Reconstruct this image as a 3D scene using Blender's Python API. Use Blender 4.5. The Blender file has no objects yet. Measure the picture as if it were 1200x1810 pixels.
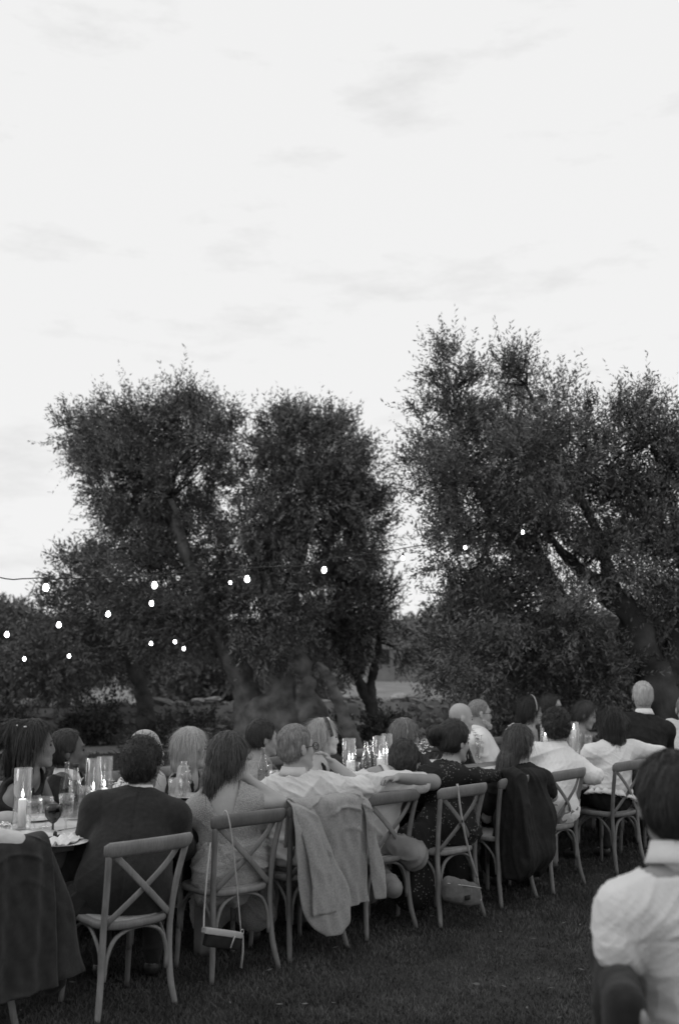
import bpy, math, random
import numpy as np
from mathutils import Vector

# ------------------------------------------------------------------ camera, sky, sun, exposure
FPX = 1900.0; CAMH = 1.72; PITCH = math.atan(250 / FPX); YAW = math.radians(44.8)
CAM = np.array([-3.69, -4.66, CAMH])          # the table runs along +x, guests of the near row face +y
scene = bpy.context.scene
cam_data = bpy.data.cameras.new('camera'); camera = bpy.data.objects.new('camera', cam_data)
scene.collection.objects.link(camera); scene.camera = camera
camera.location = CAM; camera.rotation_euler = (math.pi/2 + PITCH, 0, -YAW)
cam_data.sensor_fit = 'HORIZONTAL'; cam_data.sensor_width = 36; cam_data.lens = FPX / 1200 * 36
cam_data.clip_start = .05; cam_data.clip_end = 2000
cam_data.dof.use_dof = True; cam_data.dof.focus_distance = 6.6; cam_data.dof.aperture_fstop = 3.2

world = bpy.data.worlds.new('World'); scene.world = world; world.use_nodes = True
wn = world.node_tree.nodes; wl = world.node_tree.links; wn.clear()
SUN_EL = math.radians(38); SUN_ROT = math.radians(-70)
wo = wn.new('ShaderNodeOutputWorld'); bg = wn.new('ShaderNodeBackground'); wl.new(bg.outputs[0], wo.inputs[0])
sky = wn.new('ShaderNodeTexSky'); sky.sky_type = 'NISHITA'; sky.sun_disc = False
sky.sun_elevation = SUN_EL; sky.sun_rotation = SUN_ROT
bw = wn.new('ShaderNodeRGBToBW'); wl.new(sky.outputs[0], bw.inputs[0])
tc = wn.new('ShaderNodeTexCoord'); mp = wn.new('ShaderNodeMapping'); mp.inputs['Scale'].default_value = (1.4, 1.4, 5.0)
wl.new(tc.outputs['Generated'], mp.inputs[0])
nz = wn.new('ShaderNodeTexNoise'); nz.inputs['Scale'].default_value = 4.2; nz.inputs['Detail'].default_value = 7; nz.inputs['Roughness'].default_value = .62
wl.new(mp.outputs[0], nz.inputs['Vector'])
cr = wn.new('ShaderNodeValToRGB'); cr.color_ramp.elements[0].position = .3; cr.color_ramp.elements[0].color = (8.1, 8.1, 8.1, 1)
cr.color_ramp.elements[1].position = .47; cr.color_ramp.elements[1].color = (9.35, 9.35, 9.35, 1)
wl.new(nz.outputs[0], cr.inputs[0])
mx = wn.new('ShaderNodeMix'); mx.data_type = 'RGBA'; mx.inputs[0].default_value = .93
wl.new(bw.outputs[0], mx.inputs[6]); wl.new(cr.outputs[0], mx.inputs[7]); wl.new(mx.outputs[2], bg.inputs[0])
bg.inputs[1].default_value = .1

sd = bpy.data.lights.new('sun', 'SUN'); sun = bpy.data.objects.new('sun', sd); scene.collection.objects.link(sun)
sd.energy = .5; sd.angle = math.radians(25); sd.color = (1, 1, 1)
sun_dir = Vector((-.55, .45, .75)).normalized()        # high, beyond the left end of the table
sun.rotation_euler = sun_dir.to_track_quat('Z', 'Y').to_euler()
scene.view_settings.view_transform = 'Standard'; scene.view_settings.look = 'None'
scene.view_settings.exposure = 0.0; scene.view_settings.gamma = 1.0; scene.view_settings.use_curve_mapping = False
scene.render.engine = 'CYCLES'
scene.cycles.transparent_max_bounces = 24

# ------------------------------------------------------------------ pixel of the photograph -> point in the place
ct, st_ = math.cos(PITCH), math.sin(PITCH); cy_, sy_ = math.cos(YAW), math.sin(YAW)
def RAY(px, py):
    a, b = (px - 600) / FPX, -(py - 905) / FPX
    x, y, z = a, ct - b * st_, st_ + b * ct
    return np.array([x * cy_ + y * sy_, -x * sy_ + y * cy_, z])
def onz(px, py, z=0.0): r = RAY(px, py); return CAM + r * (z - CAM[2]) / r[2]
def ony(px, py, y): r = RAY(px, py); return CAM + r * (y - CAM[1]) / r[1]
def onx(px, py, x): r = RAY(px, py); return CAM + r * (x - CAM[0]) / r[0]
def at(px, py, D): r = RAY(px, py); return CAM + r * D / (r[0] * sy_ + r[1] * cy_)
A = lambda *v: np.array(v, dtype=float)
def nrm(v): v = np.asarray(v, float); return v / (np.linalg.norm(v) + 1e-9)

# ------------------------------------------------------------------ objects
col = scene.collection
def tag(o, label=None, cat=None, group=None, kind=None):
    if label: o['label'] = label
    if cat: o['category'] = cat
    if group: o['group'] = group
    if kind: o['kind'] = kind
    return o
def thing(name, label, cat, loc=(0, 0, 0), rz=0, group=None):
    o = bpy.data.objects.new(name, None); col.objects.link(o); o.empty_display_size = .1
    o.location = loc; o.rotation_euler = (0, 0, rz); return tag(o, label, cat, group)
def make_mesh(name, V, F4, F3, smooth=True):
    me = bpy.data.meshes.new(name)
    V = np.asarray(V, np.float32).reshape(-1, 3)
    n4, n3 = len(F4), len(F3)
    loops = np.concatenate([np.asarray(F4, np.int32).ravel(), np.asarray(F3, np.int32).ravel()]).astype(np.int32)
    me.vertices.add(len(V)); me.vertices.foreach_set('co', V.ravel())
    me.loops.add(len(loops)); me.loops.foreach_set('vertex_index', loops)
    me.polygons.add(n4 + n3)
    me.polygons.foreach_set('loop_start', np.concatenate([np.arange(n4) * 4, n4 * 4 + np.arange(n3) * 3]).astype(np.int32))
    me.polygons.foreach_set('use_smooth', np.full(n4 + n3, smooth, dtype=bool))
    me.update(calc_edges=True)
    return me
def link(name, me, mat=None, parent=None):
    if mat is not None and not me.materials: me.materials.append(mat)
    o = bpy.data.objects.new(name, me); col.objects.link(o); o.parent = parent
    return o
def copy_tree(o, parent=None):
    c = o.copy(); col.objects.link(c)
    if parent is not None: c.parent = parent
    for ch in list(o.children): copy_tree(ch, c)
    return c

class Buf:
    def __init__(s): s.V = []; s.F4 = []; s.F3 = []; s.n = 0
    def add(s, V, F4=(), F3=()):
        V = np.asarray(V, float).reshape(-1, 3); s.V.append(V)
        if len(F4): s.F4.append(np.asarray(F4, int) + s.n)
        if len(F3): s.F3.append(np.asarray(F3, int) + s.n)
        s.n += len(V); return s
    def out(s, name, mat=None, parent=None, off=None, smooth=True, fn=None):
        V = np.concatenate(s.V)
        if off is not None: V = V - np.asarray(off, float)
        if fn is not None: V = fn(V)
        F4 = np.concatenate(s.F4) if s.F4 else np.zeros((0, 4), int)
        F3 = np.concatenate(s.F3) if s.F3 else np.zeros((0, 3), int)
        return link(name, make_mesh(name, V, F4, F3, smooth), mat, parent)
    # tube through points, elliptical when flat is given (radius along 'up' scaled)
    def tube(s, P, R, seg=8, flat=1.0, up=None, cap=True):
        P = np.asarray(P, float); n = len(P); R = np.broadcast_to(np.asarray(R, float), (n,))
        T = np.gradient(P, axis=0); T /= np.linalg.norm(T, axis=1)[:, None] + 1e-9
        ref = np.array(up if up is not None else ((0, 0, 1) if abs(T[0][2]) < .9 else (1, 0, 0)), float)
        rings = []
        a = np.arange(seg) * 2 * math.pi / seg
        for i in range(n):
            x = ref - T[i] * np.dot(ref, T[i]); x /= np.linalg.norm(x) + 1e-9
            y = np.cross(T[i], x)
            if up is None: ref = x
            rings.append(P[i] + R[i] * (np.cos(a)[:, None] * x * flat + np.sin(a)[:, None] * y))
        V = np.concatenate(rings); F = []
        i0 = np.arange(seg); i1 = (i0 + 1) % seg
        for k in range(n - 1):
            F.append(np.stack([k * seg + i0, k * seg + i1, (k + 1) * seg + i1, (k + 1) * seg + i0], 1))
        F3 = []
        if cap:
            V = np.concatenate([V, P[:1], P[-1:]]); c0, c1 = n * seg, n * seg + 1
            F3 = np.concatenate([np.stack([np.full(seg, c0), i1, i0], 1), np.stack([np.full(seg, c1), (n - 1) * seg + i0, (n - 1) * seg + i1], 1)])
        return s.add(V, np.concatenate(F), F3)
    def box(s, c, h, axes=None, bev=.0):
        c = np.asarray(c, float); h = np.asarray(h, float)
        ax = np.eye(3) if axes is None else np.asarray(axes, float)
        if bev <= 0:
            V = np.array([[i, j, k] for i in (-1, 1) for j in (-1, 1) for k in (-1, 1)], float) * h
            F = [[0, 1, 3, 2], [4, 6, 7, 5], [0, 4, 5, 1], [2, 3, 7, 6], [0, 2, 6, 4], [1, 5, 7, 3]]
            return s.add(V @ ax + c, F)
        t = [-1, -.8, -.3, .3, .8, 1]; g = []
        V = []; F = []; idx = {}
        def vid(p):
            k = tuple(np.round(p, 4))
            if k not in idx:
                idx[k] = len(V); q = np.array(p) * h; inn = np.clip(q, -(h - bev), h - bev); d = q - inn; l = np.linalg.norm(d)
                V.append(inn + (d / l * bev if l > 1e-9 else 0))
            return idx[k]
        for a in range(3):
            b, c2 = (a + 1) % 3, (a + 2) % 3
            for sg in (-1, 1):
                for i in range(5):
                    for j in range(5):
                        q = []
                        for (u, v) in ((i, j), (i + 1, j), (i + 1, j + 1), (i, j + 1)):
                            p = [0, 0, 0]; p[a] = sg; p[b] = t[u]; p[c2] = t[v]; q.append(vid(p))
                        F.append(q if sg > 0 else q[::-1])
        return s.add(np.array(V) @ ax + c, F)
    def lathe(s, prof, c=(0, 0, 0), seg=24, rib=0.0, ribn=12, ribz=(-9, 9)):
        a = np.arange(seg) * 2 * math.pi / seg; V = []
        for r, z in prof:
            m = 1 + (rib * (1 if ribz[0] < z < ribz[1] else 0)) * np.cos(a * ribn)
            V.append(np.stack([np.cos(a) * r * m, np.sin(a) * r * m, np.full(seg, z)], 1))
        V = np.concatenate(V) + np.asarray(c, float); i0 = np.arange(seg); i1 = (i0 + 1) % seg; F = []
        for k in range(len(prof) - 1):
            F.append(np.stack([k * seg + i0, k * seg + i1, (k + 1) * seg + i1, (k + 1) * seg + i0], 1))
        return s.add(V, np.concatenate(F))
    def ball(s, c, r, axes=None, nu=12, nv=8):
        r = np.broadcast_to(np.asarray(r, float), (3,)); ax = np.eye(3) if axes is None else np.asarray(axes, float)
        V = []
        for i in range(nv + 1):
            t = math.pi * i / nv
            for j in range(nu):
                f = 2 * math.pi * j / nu; V.append((math.sin(t) * math.cos(f), math.sin(t) * math.sin(f), -math.cos(t)))
        V = (np.array(V) * r) @ ax + np.asarray(c, float); F = []
        for i in range(nv):
            for j in range(nu): F.append((i * nu + j, i * nu + (j + 1) % nu, (i + 1) * nu + (j + 1) % nu, (i + 1) * nu + j))
        return s.add(V, F)
def spl(P, n=16):
    P = np.asarray(P, float); Q = np.concatenate([[2 * P[0] - P[1]], P, [2 * P[-1] - P[-2]]]); out = []
    m = len(P) - 1
    for u in np.linspace(0, m - 1e-6, n):
        i = int(u); t = u - i; a, b, c, d = Q[i], Q[i + 1], Q[i + 2], Q[i + 3]
        out.append(.5 * ((2 * b) + (-a + c) * t + (2 * a - 5 * b + 4 * c - d) * t * t + (-a + 3 * b - 3 * c + d) * t ** 3))
    return np.array(out)

# ------------------------------------------------------------------ materials
def mat(name, v, rough=.8, var=.2, scale=12., bump=.0, bscale=60., spec=.3, bstretch=None, var2=None, sheen=0.):
    m = bpy.data.materials.new(name); m.use_nodes = True; N = m.node_tree.nodes; L = m.node_tree.links
    b = N['Principled BSDF']; b.inputs['Roughness'].default_value = rough; b.inputs['Specular IOR Level'].default_value = spec
    if sheen: b.inputs['Sheen Weight'].default_value = sheen
    t = N.new('ShaderNodeTexCoord')
    n = N.new('ShaderNodeTexNoise'); n.inputs['Scale'].default_value = scale; n.inputs['Detail'].default_value = 5
    L.new(t.outputs['Object'], n.inputs['Vector'])
    r = N.new('ShaderNodeValToRGB'); e = r.color_ramp.elements
    lo, hi = v * (1 - var), v * (1 + var)
    e[0].position = .3; e[0].color = (lo, lo, lo, 1); e[1].position = .7; e[1].color = (hi, hi, hi, 1)
    L.new(n.outputs[0], r.inputs[0]); L.new(r.outputs[0], b.inputs['Base Color'])
    if bstretch and 'hair' in name:
        m2 = N.new('ShaderNodeMapping'); m2.inputs['Scale'].default_value = (1, 1, .08); L.new(t.outputs['Object'], m2.inputs[0]); L.new(m2.outputs[0], n.inputs['Vector']); n.inputs['Scale'].default_value = 110
    if bump:
        k = N.new('ShaderNodeTexNoise'); k.inputs['Scale'].default_value = bscale; k.inputs['Detail'].default_value = 4
        if bstretch:
            mpn = N.new('ShaderNodeMapping'); mpn.inputs['Scale'].default_value = bstretch
            L.new(t.outputs['Object'], mpn.inputs[0]); L.new(mpn.outputs[0], k.inputs['Vector'])
        else: L.new(t.outputs['Object'], k.inputs['Vector'])
        bp = N.new('ShaderNodeBump'); bp.inputs['Strength'].default_value = bump; bp.inputs['Distance'].default_value = .01
        L.new(k.outputs[0], bp.inputs['Height']); L.new(bp.outputs[0], b.inputs['Normal'])
    return m
def glass_mat(name, tint, edge=.9):
    m = bpy.data.materials.new(name); m.use_nodes = True; N = m.node_tree.nodes; L = m.node_tree.links; N.clear()
    o = N.new('ShaderNodeOutputMaterial'); t = N.new('ShaderNodeBsdfTransparent'); t.inputs[0].default_value = (tint, tint, tint, 1)
    g = N.new('ShaderNodeBsdfGlossy'); g.inputs['Roughness'].default_value = .04; g.inputs[0].default_value = (edge, edge, edge, 1)
    f = N.new('ShaderNodeLayerWeight'); f.inputs[0].default_value = .32
    ma = N.new('ShaderNodeMath'); ma.operation = 'MULTIPLY_ADD'; ma.inputs[1].default_value = .5; ma.inputs[2].default_value = .035
    x = N.new('ShaderNodeMixShader'); L.new(f.outputs['Facing'], ma.inputs[0]); L.new(ma.outputs[0], x.inputs[0])
    L.new(t.outputs[0], x.inputs[1]); L.new(g.outputs[0], x.inputs[2]); L.new(x.outputs[0], o.inputs[0])
    return m
def emit_mat(name, s):
    m = bpy.data.materials.new(name); m.use_nodes = True; N = m.node_tree.nodes; L = m.node_tree.links; N.clear()
    o = N.new('ShaderNodeOutputMaterial'); e = N.new('ShaderNodeEmission'); e.inputs[1].default_value = s
    n = N.new('ShaderNodeTexNoise'); n.inputs['Scale'].default_value = 8; r = N.new('ShaderNodeValToRGB')
    r.color_ramp.elements[0].color = (.9, .9, .9, 1); L.new(n.outputs[0], r.inputs[0]); L.new(r.outputs[0], e.inputs[0]); L.new(e.outputs[0], o.inputs[0]); return m
M = dict(
    wood=mat('pale_oak', .185, .6, .2, 9, .25, 40, .3, (1, 1, .15)),
    seat=mat('woven_seat', .26, .8, .25, 60, .6, 160),
    grass=mat('lawn_soil', .035, .95, .35, 3, .5, 80, .1),
    blade=mat('grass_blade', .07, .8, .5, 2.5, spec=.15),
    field=mat('field_ground', .2, .95, .3, .8, .4, 20, .1),
    path=mat('gravel_path', .3, .95, .25, 6, .6, 90, .1),
    stone=mat('dry_stone', .19, .9, .5, 2.2, .6, 12, .2),
    bark_pale=mat('pale_gnarled_bark', .13, .95, .5, 5, 1.0, 20, .1, (1, 1, .3)),
    bark=mat('olive_bark', .06, .95, .45, 5, 1.0, 22, .1, (1, 1, .3)),
    twig=mat('twig_bark', .04, .95, .3, 8, spec=.1),
    leaf=mat('olive_leaf', .12, .55, .5, 1.6, spec=.5),
    leaf2=mat('far_olive_leaf', .12, .6, .45, .9, spec=.45),
    bush=mat('scrub_leaf', .08, .85, .4, 1.2, spec=.15),
    skin=mat('skin', .36, .55, .08, 14, .15, 120, .35),
    skin2=mat('tanned_skin', .24, .5, .1, 14, .15, 120, .35),
    skin_brown=mat('brown_skin', .13, .5, .1, 14, .15, 120, .4),
    skin3=mat('dark_skin', .07, .45, .12, 14, .15, 120, .45),
    white=mat('white_cotton', .72, .85, .04, 10, .2, 220, .2, sheen=.2),
    white_grey=mat('washed_white_cotton', .6, .85, .07, 10, .3, 160, .2, sheen=.2),
    shirt=mat('pale_linen_shirt', .55, .85, .08, 12, .3, 200, .2, sheen=.2),
    linen=mat('light_linen_jacket', .3, .9, .16, 90, .7, 260, .15, sheen=.2),
    suit=mat('dark_wool_suit', .02, .9, .2, 30, .4, 300, .15, sheen=.1),
    black=mat('black_cloth', .018, .85, .3, 20, .3, 200, .2),
    jacket=mat('charcoal_jacket', .03, .9, .2, 30, .4, 260, .15, sheen=.1),
    lace=mat('pale_lace', .34, .85, .22, 120, .9, 170, .2),
    trouser=mat('pale_trousers', .2, .9, .15, 10, .3, 150, .15),
    hair_dark=mat('dark_hair', .014, .5, .5, 40, .8, 90, .4, (1, 1, .12)),
    hair_brown=mat('brown_hair', .05, .45, .6, 45, .9, 90, .4, (1, 1, .1)),
    hair_blond=mat('blond_hair', .36, .5, .22, 45, .9, 90, .4, (1, 1, .1)),
    hair_mid=mat('dark_blond_hair', .16, .5, .45, 45, .9, 90, .4, (1, 1, .1)),
    hair_grey=mat('grey_hair', .2, .6, .4, 50, .9, 110, .3, (1, 1, .2)),
    hair_white=mat('white_hair', .45, .6, .25, 50, .9, 110, .3, (1, 1, .2)),
    eye=mat('dark_eye', .02, .2, .1, 10, spec=.6),
    frame=mat('dark_frame', .015, .3, .1, 10, spec=.5),
    metal=mat('polished_metal', .5, .25, .1, 10, spec=.8),
    wax=mat('candle_wax', .75, .5, .05, 10, spec=.4),
    table=mat('table_top', .16, .6, .25, 6, .3, 30, .3, (.2, 1, 1)),
    cloth=mat('table_linen', .5, .9, .08, 10, .3, 200, .15),
    china=mat('white_china', .7, .25, .04, 8, spec=.6),
    petal=mat('white_petal', .75, .7, .08, 20),
    dark=mat('dark_item', .02, .5, .2, 10, spec=.4),
    strap=mat('pale_leather', .38, .6, .12, 20, .2, 150, .3),
    bag=mat('grey_canvas', .12, .85, .15, 30, .4, 260, .2),
    plaster=mat('far_plaster', .2, .9, .15, 1.5, .2, 10, .1),
    roof=mat('far_roof', .12, .9, .2, 3, .3, 10, .1),
    glass=glass_mat('clear_glass', .93), glass_dark=glass_mat('smoky_glass', .3, .6), bottle=glass_mat('bottle_glass', .85),
    pane=mat('window_pane', .03, .1, .1, 2, spec=.7),
    bulb=emit_mat('lit_bulb', 30.), flame=emit_mat('candle_flame', 14.),
)
def wood_detail():
    m = M['wood']; N = m.node_tree.nodes; L = m.node_tree.links; b = N['Principled BSDF']; src = b.inputs['Base Color'].links[0].from_socket
    t = N.new('ShaderNodeTexCoord'); mp_ = N.new('ShaderNodeMapping'); mp_.inputs['Scale'].default_value = (1, 1, .07); n = N.new('ShaderNodeTexNoise'); n.inputs['Scale'].default_value = 130
    L.new(t.outputs['Object'], mp_.inputs[0]); L.new(mp_.outputs[0], n.inputs['Vector'])
    oi = N.new('ShaderNodeObjectInfo'); a = N.new('ShaderNodeMath'); a.operation = 'MULTIPLY_ADD'; a.inputs[1].default_value = .35; a.inputs[2].default_value = .65; L.new(oi.outputs['Random'], a.inputs[0])
    c = N.new('ShaderNodeMath'); c.operation = 'MULTIPLY_ADD'; c.inputs[1].default_value = .7; c.inputs[2].default_value = .75; L.new(n.outputs[0], c.inputs[0])
    d = N.new('ShaderNodeMath'); d.operation = 'MULTIPLY'; L.new(a.outputs[0], d.inputs[0]); L.new(c.outputs[0], d.inputs[1])
    v = N.new('ShaderNodeVectorMath'); v.operation = 'SCALE'; L.new(src, v.inputs[0]); L.new(d.outputs[0], v.inputs['Scale']); L.new(v.outputs[0], b.inputs['Base Color'])
wood_detail()
def floral():
    m = mat('floral_print', .02, .85, .2, 10, .3, 200, .2); N = m.node_tree.nodes; L = m.node_tree.links
    t = N.new('ShaderNodeTexCoord'); v = N.new('ShaderNodeTexVoronoi'); v.inputs['Scale'].default_value = 55
    L.new(t.outputs['Object'], v.inputs['Vector'])
    r = N.new('ShaderNodeValToRGB'); e = r.color_ramp.elements; e[0].position = .1; e[0].color = (.2, .2, .2, 1); e[1].position = .34; e[1].color = (.016, .016, .016, 1)
    n = N.new('ShaderNodeTexNoise'); n.inputs['Scale'].default_value = 9; L.new(t.outputs['Object'], n.inputs['Vector'])
    g = N.new('ShaderNodeMath'); g.operation = 'GREATER_THAN'; g.inputs[1].default_value = .5; L.new(n.outputs[0], g.inputs[0])
    mm = N.new('ShaderNodeMix'); mm.data_type = 'RGBA'; mm.inputs[6].default_value = (.016, .016, .016, 1)
    L.new(v.outputs['Distance'], r.inputs[0]); L.new(g.outputs[0], mm.inputs[0]); L.new(r.outputs[0], mm.inputs[7])
    L.new(mm.outputs[2], N['Principled BSDF'].inputs['Base Color']); return m
M['floral'] = floral()

# ------------------------------------------------------------------ ground
rng = np.random.default_rng(7); random.seed(7)
def camD(x, y): return (x - CAM[0]) * sy_ + (y - CAM[1]) * cy_
def camX(x, y): return (x - CAM[0]) * cy_ - (y - CAM[1]) * sy_
def sheet(name, pts, z, m):
    b = Buf(); b.add([(p[0], p[1], z) for p in pts], [range(4)] if len(pts) == 4 else []); o = b.out(name, m, smooth=False); tag(o, kind='structure'); return o
def CG(X, D): return (CAM[0] + X * cy_ + D * sy_, CAM[1] - X * sy_ + D * cy_)     # ground point from sideways / forward metres
sheet('ground', [(-900, -900), (900, -900), (900, 900), (-900, 900)], -.012, M['field'])
WA = np.array(CG(-14, 17.6)); WB = np.array(CG(18, 29.5))                              # foot of the dry stone wall
wd = nrm(WB - WA); wnv = np.array([-wd[1], wd[0]])
sheet('lawn', [tuple(WA - wnv * 2.2 - wd * 30), tuple(WA - wnv * 45 - wd * 30), tuple(WB - wnv * 45 + wd * 20), tuple(WB - wnv * 2.2 + wd * 20)], 0, M['grass'])
sheet('gravel_path', [tuple(WA - wnv * 2.2 - wd * 30), tuple(WA - wnv * .7 - wd * 30), tuple(WB - wnv * .7 + wd * 20), tuple(WB - wnv * 2.2 + wd * 20)], -.004, M['path'])

def blades(name, n, D0, D1, wmul, h0, h1, m, label):
    u = rng.random(n); D = D0 * (D1 / D0) ** u; X = (rng.random(n) * 2 - 1) * (D * .36 + .3)
    x = CAM[0] + X * cy_ + D * sy_; y = CAM[1] - X * sy_ + D * cy_
    patch = .5 + .5 * np.sin(x * 2.1 + np.sin(y * 1.7) * 1.3) * np.sin(y * 2.6 + np.sin(x * 1.1))
    h = (h0 + (h1 - h0) * rng.random(n)) * (.55 + .6 * patch); w = .0022 * wmul * (1 + D * .12)
    a = rng.random(n) * 6.283; la = rng.random(n) * 6.283; ln = h * (.3 + .8 * rng.random(n))
    c, s_ = np.cos(a), np.sin(a); z0 = np.zeros(n)
    p0 = np.stack([x - c * w, y - s_ * w, z0], 1); p1 = np.stack([x + c * w, y + s_ * w, z0], 1)
    mx_, my_ = x + np.cos(la) * ln * .35, y + np.sin(la) * ln * .35
    p2 = np.stack([mx_ + c * w * .7, my_ + s_ * w * .7, h * .6], 1); p3 = np.stack([mx_ - c * w * .7, my_ - s_ * w * .7, h * .6], 1)
    p4 = np.stack([x + np.cos(la) * ln, y + np.sin(la) * ln, h], 1)
    V = np.stack([p0, p1, p2, p3, p4], 1).reshape(-1, 3); i = np.arange(n) * 5
    o = link(name, make_mesh(name, V, np.stack([i, i + 1, i + 2, i + 3], 1), np.stack([i + 3, i + 2, i + 4], 1)), m)
    tag(o, label, 'grass', kind='stuff')
blades('mown_grass', 230000, 2.8, 11.0, .8, .012, .03, M['blade'], 'short dark mown grass covering the lawn round the chairs')
blades('grass_tufts', 26000, 10.0, 19.0, 1.6, .03, .07, M['blade'], 'thin grass on the lawn between the table and the stone wall')

# ------------------------------------------------------------------ dry stone wall
protos = []
for k in range(7):
    b = Buf(); b.box((0, 0, 0), (1, 1, 1)); bm = None
    t = np.linspace(-1, 1, 4); V = []; F = []; idx = {}
    def vid(p):
        kk = tuple(np.round(p, 3))
        if kk not in idx:
            idx[kk] = len(V); q = np.array(p, float); q = q / (np.abs(q) ** 3.2).sum() ** (1 / 3.2); q += rng.normal(0, .09, 3); V.append(q)
        return idx[kk]
    for a in range(3):
        bb, cc = (a + 1) % 3, (a + 2) % 3
        for sg in (-1, 1):
            for i in range(3):
                for j in range(3):
                    q = []
                    for (u, v) in ((i, j), (i + 1, j), (i + 1, j + 1), (i, j + 1)):
                        p = [0, 0, 0]; p[a] = sg; p[bb] = t[u]; p[cc] = t[v]; q.append(vid(p))
                    F.append(q if sg > 0 else q[::-1])
    me = make_mesh('stone', np.array(V), np.array(F), np.zeros((0, 3), int), smooth=False); me.materials.append(M['stone']); protos.append(me)
M['stone_pale'] = mat('pale_cap_stone', .32, .9, .35, 3, .5, 14, .2)
wall = thing('dry_stone_wall', 'long low dry stone wall of rough field stones behind the table under the olive trees', 'wall', (WA[0], WA[1], 0), math.atan2(wd[1], wd[0]))
WL = np.linalg.norm(WB - WA); cnt = 0; extra = Buf()
rows = [(0.0, .18), (.18, .16), (.34, .15), (.49, .14), (.63, .13), (.75, .08)]
vis0, vis1 = 5.5, 23.0
def add_stone(x, y, z, hx, hy, hz, part, m=None):
    global cnt
    me = protos[rng.integers(7)]
    if part and cnt < 296:
        o = bpy.data.objects.new('stone', me); col.objects.link(o); o.parent = wall; o.location = (x, y, z); o.scale = (hx, hy, hz)
        o.rotation_euler = (rng.normal(0, .12), rng.normal(0, .1), rng.normal(0, .15)); cnt += 1
        if m: o.material_slots[0].link = 'OBJECT'; o.material_slots[0].material = m
    else:
        vs = np.zeros(len(me.vertices) * 3, np.float32); me.vertices.foreach_get('co', vs); fs = np.zeros(len(me.polygons) * 4, np.int32); me.loops.foreach_get('vertex_index', fs)
        extra.add(vs.reshape(-1, 3) * (hx, hy, hz) + (x, y, z), fs.reshape(-1, 4))
for r, (z, h) in enumerate(rows):
    x = -12.0 + rng.random() * .3
    while x < WL + 8:
        w = (.19 + .26 * rng.random()) * (1.15 if r < 2 else 1); top = r == 5
        if top and rng.random() < .45: x += w; continue
        add_stone(x + w / 2, rng.normal(0, .03), z + h / 2 + rng.normal(0, .008), w / 2 * 1.02, .24 - r * .02, h / 2 * (1.08 + .25 * top), vis0 < x < vis1, M['stone_pale'] if top and rng.random() < .5 else None)
        x += w
tag(extra.out('stone_mass', M['stone'], wall, smooth=False), kind='stuff')
bb = Buf(); bb.box((WL / 2 - 2, 0, .35), (WL / 2 + 10, .16, .34)); bb.out('wall_core', M['stone'], wall)

# ------------------------------------------------------------------ trees
def leaves(C, Dn, n, ln, wd_, spread=.8):
    """n leaf quads around sprig points C with directions Dn"""
    k = rng.integers(0, len(C), n)
    return k
def sprig_cloud(P, Dr, L, nl, leaf_l, leaf_w):
    """P base points, Dr unit directions, L lengths: nl leaves along each sprig -> leaf quads"""
    n = len(P); t = np.tile((np.arange(nl) + .5) / nl, (n, 1)) + rng.normal(0, .03, (n, nl))
    bend = np.array([0, 0, 1.0]) * .25
    pos = P[:, None, :] + Dr[:, None, :] * (L[:, None, None] * t[..., None]) + bend * (L[:, None, None] * (t ** 2)[..., None]) * rng.normal(.2, .8, (n, 1, 1))
    q = rng.normal(0, 1, (n, nl, 3)); q -= (q * Dr[:, None, :]).sum(-1, keepdims=True) * Dr[:, None, :]; q /= np.linalg.norm(q, axis=-1, keepdims=True) + 1e-9
    d = Dr[:, None, :] * .75 + q * .75; d /= np.linalg.norm(d, axis=-1, keepdims=True)
    s_ = np.cross(d, rng.normal(0, 1, (n, nl, 3))); s_ /= np.linalg.norm(s_, axis=-1, keepdims=True) + 1e-9
    ll = leaf_l * (.65 + .7 * rng.random((n, nl, 1))); ww = leaf_w * (.7 + .6 * rng.random((n, nl, 1)))
    V = np.stack([pos, pos + d * ll * .45 + s_ * ww * .5, pos + d * ll, pos + d * ll * .45 - s_ * ww * .5], 2).reshape(-1, 3)
    i = np.arange(n * nl) * 4
    return V, np.stack([i, i + 1, i + 2, i + 3], 1)
def crown_mesh(lobes, base, clumps_per_m2, sprigs, nl, leaf_l, leaf_w, fill=.25, up=.55, slen=.34):
    P = []; Dr = []; L = []; ctr = np.mean([l[0] for l in lobes], axis=0)
    for c, r in lobes:
        r = np.array(r); area = 12.6 * ((r[0] * r[1] + r[0] * r[2] + r[1] * r[2]) / 3); nc = max(4, int(area * clumps_per_m2))
        for _ in range(nc):
            d = nrm(rng.normal(0, 1, 3)); rad = 1.12 - .45 * rng.random() if rng.random() > fill else rng.random() ** .5 * .75
            cc = np.array(c) + d * r * rad; cs = (.13 + .19 * rng.random()) * (r.mean() / .7) ** .4; m = int(sprigs * (.35 + 1.0 * rng.random()))
            p = cc + rng.normal(0, 1, (m, 3)) * cs * (.6, .6, .5)
            out = nrm(d * .9 + nrm(cc - ctr) * .5 + np.array([0, 0, up]) * (1 if d[2] > -.3 else -.6))
            dd = out + rng.normal(0, .42, (m, 3)); dd /= np.linalg.norm(dd, axis=1)[:, None]
            P.append(p); Dr.append(dd); L.append(slen * (.5 + .9 * rng.random(m)))
    P = np.concatenate(P); Dr = np.concatenate(Dr); L = np.concatenate(L)
    return (P, Dr, L) + sprig_cloud(P, Dr, L, nl, leaf_l, leaf_w)
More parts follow.
